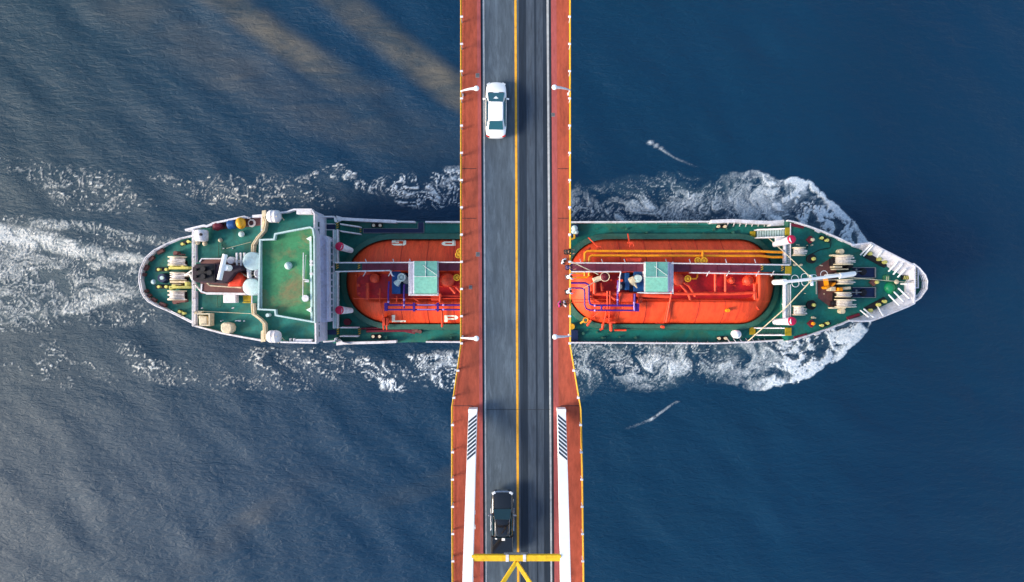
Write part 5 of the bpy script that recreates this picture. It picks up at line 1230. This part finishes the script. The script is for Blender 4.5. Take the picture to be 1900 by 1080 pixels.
for ww, pts in ((w1, ((331, 497, 37, 5), (318, 494, 6, 5), (338, 494, 5, 6))), (w2, ((332, 533, 37, 5), (317, 535, 6, 5), (345, 527, 5, 8), (322, 530, 8, 4)))):
    m = MB()
    for a in pts: m.obox(*a, 0, ZA+.2, ZA+1.15)
    m.obj('winch_frame', 'knob_yellow', ww, SO, bevel=.06)
m = MB(); m.obox(330, 523, 30, 4, 0, ZA+.1, ZA+1); m.obox(327, 528, 16, 3, 0, ZA+.1, ZA+.9); m.obox(345, 510, 8, 5, 30, ZA+.1, ZA+1.1); m.obj('winch_frame', 'cream', w3, SO, bevel=.05)
m = MB(); m.obox(333, 558.5, 22, 6, 4, ZA+.2, ZA+1.0); m.cyl(324, 560, ZA, ZA+.9, .28); m.obox(331, 472.5, 20, 3, 0, ZA+.3, ZA+.8); m.cyl(325, 469.5, ZA, ZA+.9, .25); m.obj('gear_housing', 'brown_deck', w2, SO, bevel=.06)
m = MB(); m.cyl(300, 516, ZA, ZA+.9, .62, .5); put(m, 'capstan', 'navy')
m = MB(); m.cyl(299.5, 515.5, ZA+.9, ZA+1.1, .25, .2); m.sphere(W(285, 523, ZA+.5), .3, 12, .8); put(m, 'capstan_head', 'paleblue')
m = MB(); m.pt([(340, 512, 7.2), (352, 508, 7.4), (357, 518, 8.6), (366, 532, 9), (374, 541, 9.4)], .13); m.pt([(330, 506, 7.1), (345, 509, 7.4), (356, 502, 8)], .08); put(m, 'mooring_rope', 'rope')
# foredeck winch platform
m = MB(); m.poly([(1513, 497), (1543, 478), (1552, 478), (1552, 570), (1541, 570), (1518, 553), (1517, 520)], ZF, ZF+.03); put(m, 'winch_plate', 'brown_deck')
m = MB(); m.wall([(1582, 496.5), (1625, 496.5), (1625, 515)], ZF, ZF+.3, .07); m.cut(); m.wall([(1582, 515.5), (1625, 515)], ZF, ZF+.3, .05); m.cut(); m.wall([(1582, 533.5), (1625, 533.5), (1625, 552), (1582, 552)], ZF, ZF+.3, .07); m.cut(); m.wall([(1516, 522), (1516, 546)], ZF, ZF+.3, .05); put(m, 'hatch_coaming', 'steel_grey')
m = MB(); m.box(1582, 497, 1624.5, 514.5, ZF, ZF+.12); m.cut(); m.box(1582, 534, 1624.5, 551.5, ZF, ZF+.12); put(m, 'chain_hatch', 'navy')
m = MB()
for y in (504, 543):
    m.cut(); m.pt([(1560, y, ZF+.9), (1583, y-.5, ZF+.7), (1602, y-.5, ZF+.3)], .12); m.cyl(1603, y, ZF, ZF+.35, .5, .35)
    m.box(1575, y-2.5, 1586, y+2.5, ZF+.1, ZF+.9)
put(m, 'anchor_chain', 'black')
m = MB()
for y in (503.5, 542.5): m.cut(); m.pt([(1589, y-5, ZF+.6), (1589, y+4, ZF+.6)], .1); m.pt([(1577, y, ZF+1.0), (1598, y, ZF+.6)], .06)
put(m, 'chain_stopper', 'steel_grey')
wA = wnch(1562, 492, ZF, 'forward winch above the boom tip'); wB = wnch(1562, 552, ZF, 'forward winch below the boom tip')
drum(1565, 475, 490.5, ZF+.3, .95, 'rope', wA, 10); drum(1567, 519.5, 526.5, ZF+.3, .85, 'rope', wB, 5); drum(1564, 543, 550.5, ZF+.3, .75, 'rope', wB, 5); drum(1567, 556, 569.5, ZF+.3, .95, 'rope', wB, 9)
m = MB(); m.obox(1562, 473.5, 32, 3, 0, ZF+.1, ZF+1.2); m.obox(1556, 495, 14, 4, 0, ZF+.1, ZF+1.4); m.obox(1562, 499.5, 26, 2.4, 0, ZF+.1, ZF+1.2); m.obox(1568, 508, 20, 5, 0, ZF+.1, ZF+1.4); m.cyl(1562, 466.5, ZF, ZF+.9, .3); m.obox(1562, 468, 3, 9, 0, ZF+.3, ZF+.7); m.obj('winch_frame', 'cream', wA, SO, bevel=.05)
m = MB(); m.obox(1557, 571.5, 26, 3, 0, ZF+.1, ZF+1.2); m.obox(1570, 535, 18, 5, 5, ZF+.1, ZF+1.3); m.obox(1546, 536, 10, 8, 0, ZF+.1, ZF+1.2); m.cyl(1564, 577.5, ZF, ZF+.8, .3); m.obox(1564, 575, 3, 8, 0, ZF+.3, ZF+.7); m.obj('winch_frame', 'cream', wB, SO, bevel=.05)
m = MB(); m.obox(1536, 533, 8, 5, 30, ZF+.1, ZF+1.3); m.obox(1537, 524, 3, 16, 10, ZF+.1, ZF+1.2); m.obox(1560, 537, 9, 7, 0, ZF+.1, ZF+1.5); m.obox(1548, 528, 10, 3, 40, ZF+.1, ZF+1.3); m.obj('hydraulic_motor', 'orange_pipe', wB, SO, bevel=.08)
m = MB(); m.obox(1547, 486, 7, 14, 0, ZF+.1, ZF+.9); m.obox(1552, 527, 8, 10, 0, ZF+.1, ZF+.9); m.obox(1578, 495, 12, 4, 10, ZF+.1, ZF+.8); m.obox(1549, 563, 8, 8, 0, ZF, ZF+.7); m.obj('gear_box', 'black', wB, SO, bevel=.08)
d1 = drum(1482, 460, 473.5, ZF+.2, .68, 'rope', ship, 7); d2 = drum(1482, 568, 584, ZF+.2, .68, 'rope', ship, 8)
# vents and knobs of the foredeck
def pot(x, y, r_, mt, cap, dx=5, sq=False):
    m = MB()
    if sq: m.obox(x, y, r_*24, r_*24, 45, ZF, ZF+.5)
    else: m.cyl(x, y, ZF, ZF+.45, r_, r_); m.ring(W(x, y, ZF+.45), r_, .07)
    o = put(m, 'deck_vent', mt); m = MB(); m.cyl(x+dx, y, ZF+.3, ZF+.8, .20); m.dome(x+dx, y, ZF+.8, .2, .08); m.obj('vent_knob', cap, o, SO)
pot(1506, 480, .5, 'black', 'knob_yellow'); pot(1506, 566, .5, 'black', 'knob_yellow'); pot(1505, 444.5, .42, 'maroon', 'cream', 4, True); pot(1507, 600.5, .42, 'maroon', 'orange_pipe', 3, True); pot(1622.5, 523.5, .42, 'brown_deck', 'knob_yellow', 6, True)
m = MB(); m.dome(1653, 534, ZF, .66, .55); m.ring(W(1653, 534, ZF+.05), .68, .08); put(m, 'green_dome', 'dome_green'); m = MB(); m.cyl(1646, 516, ZF, ZF+.3, .42, .38); put(m, 'deck_pad', 'deck_green_worn')
m = MB()
for x in (1645, 1648): m.pt([(x, 513, ZF+.5), (x, 520, ZF+.5)], .03, 5)
m.sphere(W(1663.5, 523, ZF+.4), .28, 12, .7); put(m, 'mushroom_vent', 'cream')
for s_, mt_y in ((1, 0), (-1, 0)):
    pts = [(1602, 476), (1612, 467.5), (1652, 486), (1642, 497)] if s_ > 0 else [(1604, 571), (1641, 551), (1648, 558), (1612, 578)]
    m = MB(); m.poly(pts, ZF, ZF+.3); rl = put(m, 'roller_fairlead', 'black', bevel=.06)
    for x, y in (((1616, 470.5), (1633, 481), (1643.5, 486.5)) if s_ > 0 else ((1617, 576), (1632, 565.5), (1643, 559.5))):
        m = MB(); m.cyl(x, y, ZF+.3, ZF+.8, .2); m.obj('roller', 'knob_yellow', rl, SO)
m = MB()
for k in range(4): m.obox(1678+k*3.2, 515, 1.6, 7, -12, ZF+.02, ZF+.56)
put(m, 'hazard_mark', 'knob_yellow')
m = MB(); m.obox(1683, 515, 15, 7.5, 0, ZF, ZF+.53); put(m, 'hatch_lid', 'black')
for (x, y, a) in ((1480, 419, -12), (1486, 624, 14), (1584, 587, 18)): m = MB(); m.obox(x, y, 24, 5, a, ZF, ZF+.25); put(m, 'stowed_gangway', 'maroon')
# boom with hose rings and guys
m = MB(); m.pt([(1452, 523.5, 9.6), (1500, 518.5, 9.6), (1558, 511, 9.4)], .18, 14, ); m.pt([(1558, 511, 9.4), (1586, 507.5, 8.9)], .26, 8); m.pt([(1557, 515.5, 9.1), (1584, 511, 8.8)], .12); m.cyl(1457, 523, ZF, 9.6, .32); m.cyl(1553, 511, ZF, 9.2, .2); bm_ = put(m, 'crane_boom', 'rib_white')
m = MB()
for x, y in ((1475, 517), (1476, 526), (1493, 514), (1494, 524), (1529, 509), (1510, 516)): m.cut(); m.ring(W(x, y, 9.35), .40, .03)
m.pt([(1504, 510, 9.4), (1507, 530, 9.4)], .2); put(m, 'hose_ring', 'rib_white', bm_)
m = MB(); m.pt([(1506, 516, 9.9), (1458, 471, 8), (1424, 440, ZM+1)], .06, 5); m.cut(); m.pt([(1506, 520, 9.9), (1458, 571, 8), (1388, 633, ZM+1.2)], .07, 5); m.cut(); m.pt([(1500, 521, 9.7), (1600, 517, 8.6), (1700, 525, ZF+1.5)], .035, 5); m.cut(); m.pt([(1558, 513, 9.4), (1622, 518, ZF+.5)], .035, 5); m.cut(); m.pt([(1058, 484, 9.8), (1110, 509, 8.2)], .06, 5); m.cut(); m.pt([(1083, 535, 8.5), (1108, 520, 8)], .06, 5); put(m, 'guy_wire', 'cream')
m = MB(); m.pt([(1542, 450, ZF+.05), (1540, 460, ZF+.05), (1520, 464, ZF+.05), (1505, 472, ZF+.05)], .045, 5); m.cut(); m.pt([(1500, 452, ZF+.05), (1497, 462, ZF+.05)], .045, 5); put(m, 'deck_hose', 'black')
# loose things on the boat deck
def loose(name, mt, fn_, label, cat, **k):
    m = MB(); fn_(m); c = sum(m.v, Vector())/len(m.v); o = m.obj(name, mt, None, (c.x, c.y, min(v.z for v in m.v)), **k); return tag(o, label, cat)
loose('buoy', 'yellow', lambda m: m.lathe(W(439, 415, 9.3), W(455, 413, 9.3), [(0, .2), (.08, .45), (.25, .62), (.5, .68), (.75, .6), (.92, .4), (1, .15)], 20), 'round yellow float lying at the upper rail of the stern quarter', 'float')
loose('tarpaulin_bundle', 'blue', lambda m: m.lathe(W(421, 418, 9.1), W(440, 415.5, 9.1), [(0, .15), (.1, .4), (.3, .55), (.5, .46), (.7, .56), (.9, .4), (1, .2)], 14), 'crumpled blue bundle lying beside the yellow float', 'tarpaulin')
loose('tarpaulin_bundle', 'maroon', lambda m: m.lathe(W(396, 421.5, 9.0), W(414, 418, 9.0), [(0, .2), (.15, .42), (.4, .5), (.6, .4), (.85, .45), (1, .15)], 14), 'dark red bundle lying at the upper rail left of the blue one', 'tarpaulin')
loose('coiled_rope', 'rope', lambda m: [m.ring(W(467, 414, 8.62)+Vector((0, 0, .07*k)), .42-.05*k, .05) for k in range(3)] and m, 'small pale coil of rope on the brown deck right of the yellow float', 'rope')
